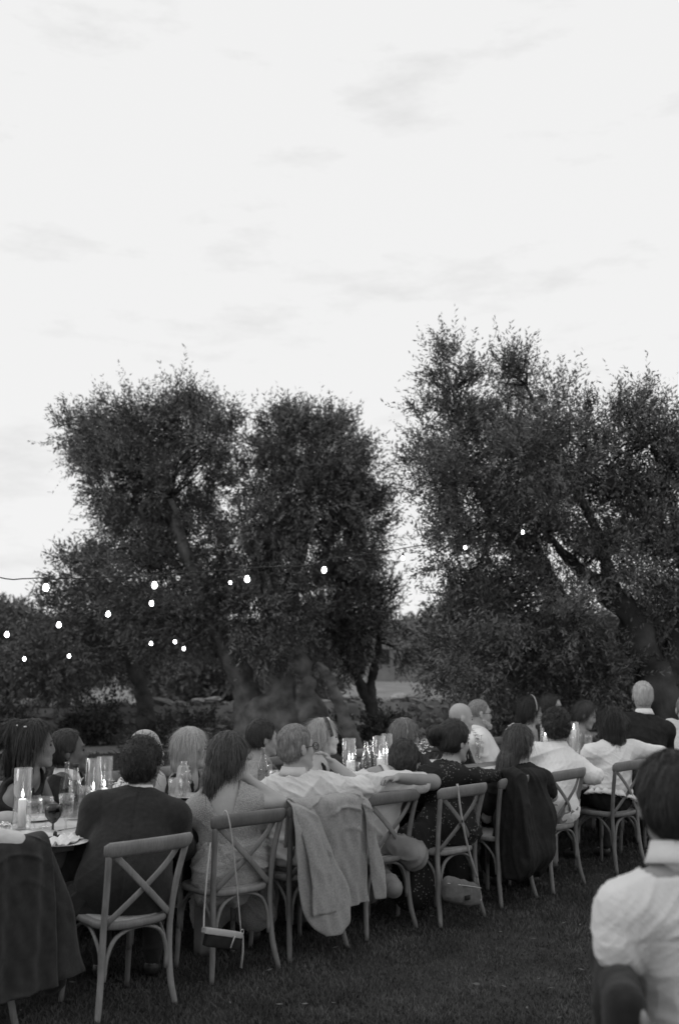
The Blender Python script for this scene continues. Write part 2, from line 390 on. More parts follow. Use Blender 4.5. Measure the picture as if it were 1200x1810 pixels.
def gnarl(V, amp, f, seed):
    g = np.random.default_rng(seed); k = g.normal(0, 1, (5, 3)) * f; ph = g.random(5) * 6.28
    return V + np.stack([amp * (np.sin(V @ k[0] + ph[0]) + .6 * np.sin(V @ k[1] * 2 + ph[1])), amp * (np.sin(V @ k[2] + ph[2]) + .6 * np.sin(V @ k[3] * 2 + ph[3])), amp * .4 * np.sin(V @ k[4] + ph[4])], 1)
def tree(label, base, limbs, lobes, cp, sprigs, nl, ll, lw, m, name='olive_tree', twigs=True, bark='bark', **kw):
    base = np.array([base[0], base[1], 0.]); root = thing(name, label, 'tree', base)
    b = Buf()
    for P, R in limbs:
        Q = spl(P, 44); RR = np.interp(np.linspace(0, 1, 44), np.linspace(0, 1, len(R)), R); s = Buf(); s.tube(Q, RR * (1 + .1 * np.sin(np.arange(44) * .7)), 30)
        V = gnarl(s.V[0], R[0] * .07, 3.5 / max(R[0], .12), int(abs(P[0][0] * 100)) + 3); V = gnarl(V, max(R[0] * .035, .006), 11 / max(R[0], .12) ** .6, 9)
        b.add(V, s.F4[0], s.F3[0])
    b.out('trunk', M[bark], root, off=base)
    P, Dr, L, V, F = crown_mesh(lobes, base, cp, sprigs, nl, ll, lw, **kw)
    tag(link('crown', make_mesh('crown', V - base, F, np.zeros((0, 3), int), False), m, root), kind='stuff')
    if twigs:                                     # inner branches reaching the foliage clumps
        tb = Buf(); ends = [q for l in limbs for q in spl(l[0], 14)[6:]]
        for c, r in lobes:
            c = np.array(c); e = min(ends, key=lambda q: np.linalg.norm(q - c))
            for _ in range(3):
                tgt = c + rng.normal(0, .45, 3) * r; mid = (e + tgt) / 2 + rng.normal(0, .12, 3) + np.array([0, 0, .08])
                tb.tube(spl([e, mid, tgt], 8), np.linspace(.022, .006, 8), 5)
        k = rng.choice(len(P), min(1500, len(P)), replace=False); i = 0
        for j in k: tb.tube([P[j] - Dr[j] * .12, P[j] + Dr[j] * L[j] * .5, P[j] + Dr[j] * L[j]], [.006, .004, .002], 3, cap=False)
        tb.out('branches', M['twig'], root, off=base)
    return root
def px_lobes(L, D, dz=.8):
    out = []
    for (px, py, rx, ry, *o) in L:
        dd = o[0] if o else rng.normal(0, dz * .5); c = at(px, py, D + dd); s = (D + dd) / FPX
        out.append((c, (rx * s, min(rx * s, 1.4) * 1.0, ry * s)))
    return out
# left olive: a wide old crown on a hollow split trunk
TD = 17.5
g0 = at(500, 1150, TD)[:2]
def tp3(px, py, dd=0, D=TD): return at(px, py, D + dd)
L1 = [(135,765,35,30),(180,795,60,50),(240,765,75,50),(335,745,70,45),(385,775,35,35),(230,850,75,65),(310,850,95,75),(260,930,75,60),
      (350,950,60,60),(510,770,62,52),(545,800,80,60),(605,790,52,45),(645,830,30,38),(560,880,100,75),(635,910,45,55),(480,920,60,70),(590,970,95,65),
      (440,1010,75,55),(270,1020,80,60),(340,1085,110,65),(470,1080,80,70),(615,1050,55,65),(570,1110,50,45),(440,850,40,40)]
limbs1 = [
 ([tp3(470,1360),tp3(480,1290),tp3(505,1215),tp3(498,1130),tp3(470,1020),tp3(430,930)], [.62,.5,.36,.26,.14,.05]),
 ([tp3(520,1360,.1),tp3(500,1290,.1),tp3(520,1210,.1),tp3(505,1120),tp3(520,1010),tp3(545,860)], [.5,.42,.3,.22,.12,.04]),
 ([tp3(560,1360,-.2),tp3(555,1290,-.2),tp3(535,1215,-.1),tp3(520,1170)], [.4,.3,.2,.1]),
 ([tp3(640,1350,-.4),tp3(615,1290,-.4),tp3(592,1225,-.4),tp3(580,1195,-.4),tp3(560,1172,-.4)], [.16,.12,.08,.075,.05]),
 ([tp3(430,1360,.2),tp3(445,1280,.2),tp3(430,1210,.2),tp3(380,1110,.2),tp3(330,980),tp3(300,880)], [.4,.3,.2,.14,.09,.04]),
]
tree('widest old olive tree with a thick hollow split trunk, left of centre', g0, limbs1, px_lobes(L1, TD, 1.3), 7.2, 25, 14, .078, .02, M['leaf'], fill=.36, slen=.36, bark='bark_pale')
# right olive: taller and nearer, ragged upright sprays
TD2 = 13.5
def tq(px, py, dd=0): return at(px, py, TD2 + dd)
L2 = [(792,620,20,26),(812,668,34,40),(765,715,26,30),(805,745,46,48),(760,820,32,42),(805,860,52,60),(920,650,30,32),(905,710,36,45),(870,780,50,55),(985,705,34,35),(950,790,75,65),
      (1040,745,26,42),(1110,705,32,38),(1150,755,40,45),(1095,815,48,55),(1190,805,40,50),(930,880,85,65),(1030,890,75,65),(1140,895,70,65),(865,935,62,48),(800,985,35,45),
      (960,975,65,52),(1060,985,55,42),(1170,990,58,55),(845,1060,55,45),(900,1080,65,48),(1000,1100,45,40),(805,1150,35,40),(860,1150,75,50),(950,1155,75,48),(1180,1080,50,50),(1050,1195,50,35),(1140,1160,55,45),
      (1250,850,60,90),(1270,970,70,90),(880,1205,70,30),(980,1215,55,28)]
limbs2 = [
 ([tq(1190,1420),tq(1175,1300),tq(1155,1200),tq(1120,1110),tq(1085,1055),tq(1030,1010),tq(960,940)], [.36,.3,.25,.2,.14,.08,.03]),
 ([tq(1050,1130,-.1),tq(1030,1105,-.1),tq(1005,1068,-.1),tq(975,1030,-.1),tq(950,960)], [.17,.12,.09,.08,.04]),
 ([tq(1160,1215,.1),tq(1190,1160,.1),tq(1215,1050),tq(1190,900),tq(1150,780)], [.2,.14,.1,.06,.025]),
 ([tq(1085,1055),tq(1050,930),tq(980,800),tq(930,680)], [.11,.06,.04,.02]),
 ([tq(985,1035),tq(900,960),tq(840,860),tq(800,690)], [.07,.045,.03,.015]),
 ([tq(1065,1120,-.1),tq(1050,1131,-.1),tq(1038,1138,-.1)], [.1,.15,.1]),
]
tree('tall ragged olive tree on the right with leaning trunk and sawn off limb', at(1190, 1150, TD2)[:2], limbs2, px_lobes([(a_, b_ + (22 if b_ < 800 else 0), *c_) for a_, b_, *c_ in L2], TD2, 1.0), 11, 25, 14, .066, .0175, M['leaf'], fill=.34, up=.9, slen=.36)
# lower olives behind
def simple_tree(label, D, px, lobes, tr, ll, lw, cp, sprigs, name='olive_tree', m='leaf2', nl=10, twigs=False, **kw):
    b0 = at(px, 1150, D); limbs = []
    for (q, R) in tr: limbs.append(([at(x, y, D + dd) for (x, y, dd) in q], R))
    return tree(label, b0[:2], limbs, px_lobes(lobes, D, 1.2), cp, sprigs, nl, ll, lw, M[m], name, twigs, **kw)
simple_tree('low bushy olive tree at the far left end of the wall, under the string lights', 20, 180,
  [(140,1010,45,40),(180,1080,90,80),(120,1130,70,60),(230,1150,80,55),(90,1180,70,45)], [([(255,1330,0),(258,1260,0),(240,1190,0),(190,1100,0)], [.2,.16,.12,.05])], .1, .027, 7, 16)
simple_tree('slender forked olive tree standing in front of the stone wall near the middle', 19, 655,
  [(640,1110,60,45),(700,1140,25,25),(600,1150,50,35),(655,1060,50,40)], [([(662,1345,0),(660,1270,0),(640,1215,0),(600,1140,0),(585,1090,0)], [.13,.11,.09,.07,.03]), ([(660,1270,0),(656,1210,0),(668,1150,0),(672,1100,0)], [.1,.08,.06,.03])], .09, .023, 6.5, 11, twigs=True)
simple_tree('dark olive tree seen low between the two big crowns, beyond the wall', 27, 800,
  [(790,1150,45,55),(840,1110,70,60),(900,1160,80,60),(980,1150,80,70),(1060,1170,80,60),(860,1215,70,35),(960,1225,80,30)], [([(850,1270,0),(860,1200,0),(880,1120,0)], [.25,.2,.1])], .14, .045, 5, 15, up=.3)
simple_tree('dark olive tree beyond the wall at the right edge', 25, 1120,
  [(1120,1150,90,70),(1200,1120,80,90),(1130,1220,90,45),(1040,1215,60,45),(1220,1210,70,50)], [([(1150,1270,0),(1150,1200,0),(1170,1120,0)], [.25,.2,.1])], .14, .045, 5, 15, up=.3)
for j, (px, py, rx, ry, D) in enumerate([(20,1140,75,60,34),(95,1150,60,45,36),(-60,1120,90,70,33),(380,1170,60,50,30),(330,1150,80,60,33),(520,1180,60,45,31)]):
    simple_tree(['round distant olive at the left edge behind the string lights', 'small distant olive between the left edge and the low bushy tree', 'distant olive just outside the left edge',
      'distant olive seen under the left side of the widest crown', 'distant pale olive left of the hollow trunk', 'distant olive right behind the hollow trunk'][j], D, px,
      [(px - 20, py, rx, ry), (px + 30, py + 25, rx * .9, ry), (px, py - ry * .5, rx * .6, ry * .6), (px, py + 45, rx, 30)], [([(px, 1155 + 3268 / D, 0), (px + 5, 1200, 0), (px, py, 0)], [.25, .2, .1])], .17, .055, 4, 14)
# scrub growing along the wall
def bush(label, X, D, rx, h):
    c = CG(X, D); root = thing('scrub_bush', label, 'bush', (c[0], c[1], 0), group='scrub along the stone wall')
    lob = [(np.array([c[0] + rng.normal(0, rx * .4), c[1] + rng.normal(0, .2), h * (.35 + .3 * rng.random())]), (rx * .6, rx * .5, h * .45)) for _ in range(4)]
    P, Dr, L, V, F = crown_mesh(lob, None, 9, 12, 8, .08, .035, fill=.3, slen=.2)
    tag(link('foliage', make_mesh('foliage', V - np.array([c[0], c[1], 0]), F, np.zeros((0, 3), int), False), M['bush'], root), kind='stuff')
    b = Buf()
    for _ in range(7):
        a = rng.random() * 6.28; b.tube(spl([(0, 0, 0), (math.cos(a) * rx * .3, math.sin(a) * rx * .2, h * .4), (math.cos(a) * rx * .6, math.sin(a) * rx * .5, h * .8)], 6), np.linspace(.015, .005, 6), 5)
    b.out('stem', M['bark'], root)
for lab, X, D, rx, h in [('dark scrub bush left of the hollow trunk in front of the wall', -2.9, 20.0, .6, .6), ('low dark scrub bush at the foot of the forked olive', .7, 18.6, .7, .6),
    ('low scrub bush against the wall left of the bald white shirted man', -4.5, 21.2, .9, .7), ('low scrub bush against the wall behind the woman with braids', -6.2, 20.3, 1.0, .8), ('loose scrub bush at the left edge before the wall', -6.4, 18.2, .8, .8), ('scrub bush over the wall right of the two bald men', 3.6, 22.5, 1.2, .9),
    ('scrub bush under the leaning olive trunk', 5.4, 19.5, 1.1, .9), ('scrub bush at the right edge behind the standing grey-haired man', 6.6, 21, 1.2, 1.1), ('wide scrub bush right of the forked olive beyond the wall', 4.6, 26, 1.5, 1.2), ('small scrub bush right behind the split trunk', -.2, 18.4, .6, .5)]:
    bush(lab, X, D, rx, h)
# pale farm building far beyond the trees
fb = at(718, 1150, 70); fr = thing('farm_building', 'small pale farm building far away between the two big olive crowns', 'building', (fb[0], fb[1], 0), -YAW)
b = Buf(); b.box((0, 0, 1.5), (2.6, 2.0, 1.5)); b.out('wall', M['plaster'], fr, smooth=False)
b = Buf(); b.add([(-2.8, -2.2, 3.0), (2.8, -2.2, 3.0), (2.8, 2.2, 3.0), (-2.8, 2.2, 3.0), (-2.8, 0, 3.9), (2.8, 0, 3.9)], [(0, 1, 5, 4), (2, 3, 4, 5), (0, 3, 2, 1)], [(0, 4, 3), (1, 2, 5)]); b.out('roof', M['roof'], fr, smooth=False)
for x in (-1.5, .1, 1.6):
    b = Buf(); b.box((x, -2.01, 1.5), (.4, .04, .55)); w_ = b.out('window', M['plaster'], fr, smooth=False)
    b = Buf(); b.box((x, -2.055, 1.5), (.33, .006, .48)); b.out('pane', M['pane'], w_, smooth=False)
# a far line of woodland closing the horizon
P_, D_, L_, V_, F_ = crown_mesh([(np.array([*CG(x, 95 + 8 * math.sin(x)), 1.2 + .7 * math.sin(x * .7)]), (6, 4, 2.6 + math.sin(x * 1.3))) for x in np.arange(-60, 62, 6)], None, .8, 9, 6, .7, .35, fill=.2, slen=1.2)
tag(link('far_woodland', make_mesh('far_woodland', V_, F_, np.zeros((0, 3), int), False), M['leaf2']), 'far line of low dark woodland on the horizon', 'woodland', kind='stuff')

# ------------------------------------------------------------------ string lights
def light_string(label, cable, bulbs, D0, D1, r):
    """cable and bulbs in photograph pixels; depth runs from D0 to D1 along the string"""
    x0, x1 = cable[0][0], cable[-1][0]; dd = lambda x: D0 + (D1 - D0) * (x - x0) / (x1 - x0)
    P = spl([at(x, y, dd(x)) for x, y in cable], 60); base = P[0]
    root = thing('string_lights', label, 'string lights', base, group='light bulb strings hung among the olive trees')
    b = Buf(); b.tube(P + rng.normal(0, .004, P.shape), .005, 6); b.out('cable', M['dark'], root, off=base)
    for (x, y) in bulbs:
        c = at(x, y, dd(x)); k = np.argmin(np.linalg.norm(P[:, :2] - c[:2], axis=1)); top = P[k].copy(); top[:2] = c[:2]
        b = Buf(); b.lathe([(.0, -1.15 * r), (r * .45, -1.05 * r), (r * .85, -.6 * r), (r, 0), (r * .85, .5 * r), (r * .5, 1.1 * r), (r * .42, 1.4 * r)], (0, 0, 0), 14)
        o = b.out('bulb', M['bulb'], root); o.location = Vector(c - base); o.scale = (.62,) * 3 if x in (407, 822, 924, 712) else (1, 1, 1)
        s_ = Buf(); s_.lathe([(.0, 1.3 * r), (.019, 1.32 * r), (.021, 1.3 * r + .05), (.012, 1.3 * r + .065), (.0, 1.3 * r + .066)], (0, 0, 0), 10)
        if top[2] - c[2] > 1.3 * r + .06: s_.tube([(0, 0, 1.3 * r + .06), (0, 0, top[2] - c[2])], .004, 5)
        s_.out('socket', M['dark'], o)
light_string('nearest string of lit bulbs crossing the left sky and both big olives', [(-60, 1012), (0, 1022), (80, 1023), (160, 1021), (273, 1017), (437, 1005), (540, 1000), (573, 990), (712, 970), (822, 950), (924, 925), (1010, 905)],
  [(81, 1039), (273, 1035), (437, 1024), (573, 1008), (712, 987), (822, 968), (924, 941)], 9.0, 13.0, .026)
light_string('second string of lit bulbs sloping down towards the left edge', [(-70, 1122), (12, 1108), (104, 1091), (191, 1072), (268, 1053), (407, 1018)],
  [(-50, 1137), (12, 1122), (104, 1105), (191, 1086), (268, 1067), (407, 1030)], 13.5, 14.5, .027)
light_string('lowest string of small lit bulbs at the left, low in front of the olives', [(-60, 1160), (43, 1153), (122, 1148), (210, 1142), (267, 1130), (309, 1128), (325, 1138), (391, 1098)],
  [(43, 1165), (122, 1160), (267, 1138), (309, 1135), (325, 1147)], 14.2, 14.6, .019)

# ------------------------------------------------------------------ table
TY0, TY1, TZ = .36, 1.42, .75
tb = thing('banquet_table', 'long wooden banquet table laid with glasses and candles between two rows of guests', 'table', (0, TY0, 0))
b = Buf(); b.box((3.0, (TY1 - TY0) / 2, TZ - .02), (5.8, (TY1 - TY0) / 2, .02), bev=.006); b.out('tabletop', M['table'], tb)
b = Buf(); b.box((3.0, .08, TZ - .085), (5.7, .012, .044)); b.box((3.0, TY1 - TY0 - .08, TZ - .085), (5.7, .012, .044)); b.out('apron', M['table'], tb, smooth=False)
for x in (-2.4, .3, 3.0, 5.7, 8.4):
    for y in (.12, TY1 - TY0 - .12):
        b = Buf(); b.box((x, y, .354), (.035, .035, .354), bev=.004); b.out('leg', M['table'], tb)
rn = Buf(); n = 120; xs = np.linspace(-2.8, 8.8, n); V = []
for i, x in enumerate(xs):
    for j, y in enumerate(np.linspace(.74, 1.12, 8)): V.append((x, y, TZ + .004 + .003 * abs(math.sin(x * 5 + y * 9)) + .002 * math.sin(x * 13)))
rn.add(V, [(i * 8 + j, (i + 1) * 8 + j, (i + 1) * 8 + j + 1, i * 8 + j + 1) for i in range(n - 1) for j in range(7)])
o = rn.out('table_runner', M['cloth']); tag(o, 'pale linen runner along the middle of the long table', 'table runner')

# glassware prototypes, z from 0
def g_mesh(name, prof, m, seg=28, rib=0, ribn=14, ribz=(-9, 9)):
    b = Buf(); b.lathe(prof, seg=seg, rib=rib, ribn=ribn, ribz=ribz); me = make_mesh(name, np.concatenate(b.V), np.concatenate(b.F4), np.zeros((0, 3), int)); me.materials.append(m); return me
tumbler = g_mesh('tumbler', [(.0, .004), (.028, .002), (.03, .0), (.031, .006), (.036, .06), (.042, .12), (.04, .12), (.034, .06), (.028, .012), (.0, .012)], M['glass'], 42, .03, 14)
flute = g_mesh('flute', [(.0, .0), (.034, .001), (.033, .004), (.006, .01), (.005, .05), (.012, .06), (.03, .085), (.034, .13), (.038, .185), (.036, .185), (.031, .13), (.026, .09), (.0, .07)], M['glass'], 42, .03, 14, (.07, .19))
goblet = g_mesh('wine_glass', [(.0, .0), (.036, .001), (.035, .004), (.007, .01), (.005, .03), (.007, .06), (.02, .07), (.038, .095), (.043, .13), (.041, .165), (.039, .165), (.041, .13), (.035, .098), (.0, .078)], M['glass'], 42, .03, 14, (.07, .17))
goblet_d = g_mesh('wine_glass', [(.0, .0), (.036, .001), (.035, .004), (.007, .01), (.006, .05), (.02, .06), (.04, .09), (.045, .12), (.043, .15), (.041, .15), (.043, .12), (.037, .093), (.0, .07)], M['glass_dark'], 42, .05, 14, (.06, .17))
tubeg = g_mesh('glass_cylinder', [(.0, .0), (.05, .0), (.05, .33), (.047, .33), (.047, .006), (.0, .006)], M['glass'], 32)
bottle = g_mesh('bottle', [(.0, .0), (.037, .002), (.04, .01), (.04, .16), (.032, .2), (.016, .235), (.014, .29), (.017, .292), (.017, .3), (.012, .3), (.011, .24), (.034, .155), (.034, .012), (.0, .012)], M['bottle'], 32)
carafe = g_mesh('carafe', [(.0, .0), (.045, .002), (.05, .02), (.045, .1), (.022, .16), (.018, .2), (.026, .24), (.024, .24), (.016, .2), (.02, .16), (.042, .1), (.046, .02), (.0, .01)], M['glass'], 32)
def put(me, name, label, cat, p, group=None, s=1.0):
    o = link(name, me); o.location = (p[0], p[1], TZ + .009 if .74 < p[1] < 1.12 else TZ + .002); o.scale = (s, s, s); tag(o, label, cat, group); return o
def candle(label, px, py, y, h, flame_h=1.0, sleeve=True, slabel=None, taper=False, light=True):
    c = ony(px, py, y); z0 = TZ + .016; root = thing('candle', label, 'candle', (c[0], y, z0)); r = .012 if taper else .022
    b = Buf(); b.lathe([(0, 0), (r, 0), (r * 1.01, h * .5), (r, h - .006), (r * .85, h), (r * .4, h - .006), (0, h - .006)], seg=20); b.out('wax_body', M['wax'], root, fn=lambda V: gnarl(V, .0006, 60, 3))
    b = Buf(); b.tube([(0, 0, h - .008), (.001, 0, h + .004), (.003, 0, h + .012)], .0012, 5); b.out('wick', M['dark'], root)
    b = Buf(); f = flame_h; b.lathe([(0, h + .006), (.0055 * f, h + .012), (.007 * f, h + .02), (.005 * f, h + .034 * f), (.002 * f, h + .046 * f), (0, h + .054 * f)], seg=12); b.out('flame', M['flame'], root)
    if light:
        ld = bpy.data.lights.new('flame_light', 'POINT'); ld.energy = .42; ld.shadow_soft_size = .02; lo = bpy.data.objects.new('flame_light', ld); col.objects.link(lo); lo.parent = root; lo.location = (0, 0, h + .07)
    if sleeve: put(tubeg, 'glass_cylinder', slabel, 'candle holder', (c[0], y))
    return c
def fh(px, py, y): return ony(px, py, y)[2] - TZ - .02       # height above the table of a photographed point
candle('lit candle in the tall glass cylinder nearest the left edge, its wax slumped', 40, 1410, .9, fh(40, 1411, .9), slabel='tall glass cylinder round the candle nearest the left edge')
candle('shorter lit candle of the pair left of the dark haired suited man', 165, 1400, 1.15, fh(165, 1397, 1.15), slabel='glass cylinder round the shorter candle of the pair beside the suited man')
candle('taller lit candle of the pair left of the dark haired suited man', 184, 1400, 1.22, fh(184, 1392, 1.22), slabel='glass cylinder round the taller candle of the pair beside the suited man')
candle('lit candle right of the woman wearing a jewelled hairband', 617, 1345, 1.1, fh(617, 1344, 1.1), slabel='glass cylinder right of the woman wearing a jewelled hairband')
candle('second lit candle behind, right of the woman wearing a jewelled hairband', 623, 1345, 1.2, fh(624, 1343, 1.2), sleeve=False)
candle('lower lit candle left of the boy resting his head on his arm', 671, 1340, 1.1, fh(671, 1339, 1.1), slabel='glass cylinder left of the boy resting his head on his arm')
candle('middle lit candle left of the boy resting his head', 678, 1336, 1.2, fh(678, 1334, 1.2), sleeve=False)
candle('highest lit candle left of the boy resting his head', 684, 1336, 1.28, fh(684, 1333, 1.28), slabel='glass cylinder round the highest candle left of the bowed boy')
candle('lit candle beside the long haired woman with hair clips', 964, 1303, 1.0, fh(964, 1301, 1.0), slabel='glass cylinder beside the long haired woman with hair clips')
candle('lit candle right of the curly haired guest in white', 1014, 1290, 1.0, fh(1014, 1289, 1.0), slabel='glass cylinder right of the curly haired guest in white')
def gl(me, name, label, cat, px, py, s=1.0, **k): p = onz(px, py, TZ); return put(me, name, label, cat, (p[0], min(max(p[1], TY0 + .05), TY1 - .05)), s=s, **k)
gl(goblet, 'wine_glass', 'clear ribbed wine glass just right of the leftmost candle', 'glass', 60, 1472)
gl(goblet, 'wine_glass', 'clear ribbed wine glass left of the smoky goblet, second from the candle', 'glass', 80, 1466)
gl(goblet_d, 'wine_glass', 'smoky cut glass goblet in front of the plates at the left', 'glass', 93, 1474)
gl(tumbler, 'tumbler', 'tall ribbed tumbler behind the smoky goblet', 'glass', 94, 1425, 1.15)
gl(flute, 'flute', 'half full stemmed glass right of the smoky goblet', 'glass', 116, 1472, 1.1)
gl(bottle, 'bottle', 'clear open glass bottle with pale rim beside the capped bottle', 'bottle', 116, 1436)
bo = gl(bottle, 'bottle', 'clear glass bottle with dark cap left of the candle pair', 'bottle', 131, 1452)
b = Buf(); b.lathe([(0, .297), (.019, .297), (.019, .318), (.0, .32)], seg=16); b.out('cap', M['dark'], bo)
gl(tumbler, 'tumbler', 'ribbed tumbler left of the suited man behind the candles', 'glass', 213, 1422)
gl(tumbler, 'tumbler', 'ribbed tumbler right of the suited man near his ear', 'glass', 310, 1418, 1.25)
gl(tumbler, 'tumbler', 'ribbed tumbler before the blond woman with the bob', 'glass', 340, 1402, 1.1)
gl(carafe, 'carafe', 'narrow necked carafe beside the spectacles of the suited man', 'carafe', 292, 1406)
gl(tumbler, 'tumbler', 'tumbler right of the tousled woman in the lace dress', 'glass', 452, 1388)
gl(bottle, 'bottle', 'clear bottle between the lace dress woman and the grey haired man', 'bottle', 465, 1398)
gl(tumbler, 'tumbler', 'tumbler just left of the grey haired man collar', 'glass', 480, 1392)
gl(tumbler, 'tumbler', 'tumbler before the hand of the grey haired man', 'glass', 594, 1372)
gl(tumbler, 'tumbler', 'tumbler right of the candle beside the hairband woman', 'glass', 633, 1372)
gl(bottle, 'bottle', 'left one of two pale necked bottles near the bowed boy', 'bottle', 647, 1382)
gl(bottle, 'bottle', 'right one of two pale necked bottles near the bowed boy', 'bottle', 657, 1380)
gl(tumbler, 'tumbler', 'tumbler in front of the lower candle near the bowed boy', 'glass', 668, 1372)
gl(goblet, 'wine_glass', 'wine glass beside the candle by the woman with hair clips', 'glass', 953, 1345)
gl(tumbler, 'tumbler', 'tumbler right of the woman with hair clips', 'glass', 945, 1350)
gl(carafe, 'carafe', 'carafe between the two guests in white shirts', 'carafe', 1018, 1335)
gl(goblet, 'wine_glass', 'wine glass between the two guests in white shirts', 'glass', 1040, 1330)
def plate(label, px, py, napkin=None):
    p = onz(px, py, TZ); b = Buf(); b.lathe([(0, .004), (.07, .004), (.085, .008), (.135, .018), (.136, .021), (.084, .012), (.07, .008), (0, .008)], seg=36)
    o = b.out('plate', M['china']); o.location = (p[0], p[1], TZ + .002); tag(o, label, 'plate')
    if napkin:
        V = []; n = 14
        for i in range(n):
            for j in range(n):
                u, v = i / (n - 1) - .5, j / (n - 1) - .5; V.append((u * .24, v * .13, .03 + .012 * math.sin(u * 17 + v * 8) * (1 - abs(v)) + .01 * math.cos(v * 21) + rng.normal(0, .0015)))
        b = Buf(); b.add(V, [(i * n + j, (i + 1) * n + j, (i + 1) * n + j + 1, i * n + j + 1) for i in range(n - 1) for j in range(n - 1)])
        q = b.out('napkin', M['white']); q.location = (p[0], p[1], TZ + .002); q.rotation_euler = (0, 0, .5); tag(q, napkin, 'napkin')
        q.modifiers.new('thickness', 'SOLIDIFY').thickness = .004
plate('white dinner plate with crumpled napkin nearest the suited man', 108, 1496, 'crumpled white napkin on the plate nearest the suited man')
plate('white dinner plate by the shirt cuff at the left edge', 62, 1482)
plate('white plate on the far side behind the leftmost candle', 60, 1452)
plate('white plate hidden partly behind the suited man', 150, 1478)
for px, py, l in ((330, 1412, 'white plate before the blond woman with the bob'), (475, 1392, 'white plate left of the grey haired man'), (640, 1372, 'white plate near the two pale necked bottles'), (770, 1350, 'white plate before the two bald men'), (1000, 1340, 'white plate between the guests in white shirts')): plate(l, px, py)
def flowers(label, px, py, n=7, r=.05, h=.12):
    p = onz(px, py, TZ); root = thing('flowers', label, 'flowers', (p[0], p[1], TZ + .003))
    b = Buf(); b.lathe([(0, 0), (.025, 0), (.03, .03), (.02, .07), (.016, .07), (.0, .02)], seg=16); b.out('vase', M['glass'], root)
    for k in range(n):
        a = rng.random() * 6.28; q = np.array([math.cos(a) * r * rng.random() ** .5, math.sin(a) * r * rng.random() ** .5, h * (.7 + .5 * rng.random())])
        b = Buf()
        for i in range(5):
            t = i * 1.257 + a; d = np.array([math.cos(t), math.sin(t), .5]); s_ = np.array([-math.sin(t), math.cos(t), 0]) * .009
            b.add([q, q + d * .013 + s_, q + d * .026, q + d * .013 - s_], [(0, 1, 2, 3)])
        b.ball(q + (0, 0, .003), .004, nu=6, nv=4); f = b.out('blossom', M['petal'], root)
        b = Buf(); b.tube([(0, 0, .02), q * (.5, .5, .6), q], .0015, 4); b.out('stem', M['bush'], f)
flowers('small white flowers left of the dark haired suited man', 204, 1420)
flowers('small white flowers beside the shirt cuff at the left edge', 8, 1478, 8, .04, .05)
flowers('white flowers before the woman propping her chin, above the bowed boy', 752, 1368, 12, .09, .22)
flowers('white flowers right of the bowed boy before the bun haired woman', 738, 1362, 9, .07, .2)
flowers('white flowers under the two bald men', 845, 1345, 10, .07, .22)
b = Buf(); b.ball((0, 0, .014), (.011, .011, .016), nu=10, nv=8); pp = onz(97, 1487, TZ); o = b.out('olive', M['dark']); o.location = (pp[0], pp[1], TZ + .02); tag(o, 'small dark round fruit on the white plate at the left', 'fruit')
bn = Buf(); bn.ball((0, 0, .035), (.09, .05, .038), nu=20, nv=12); o = bn.out('bread_roll', M['skin']); pp = onz(42, 1466, TZ); o.location = (pp[0] - .02, pp[1] + .18, TZ + .008); tag(o, 'round bread roll behind the leftmost candle', 'bread')

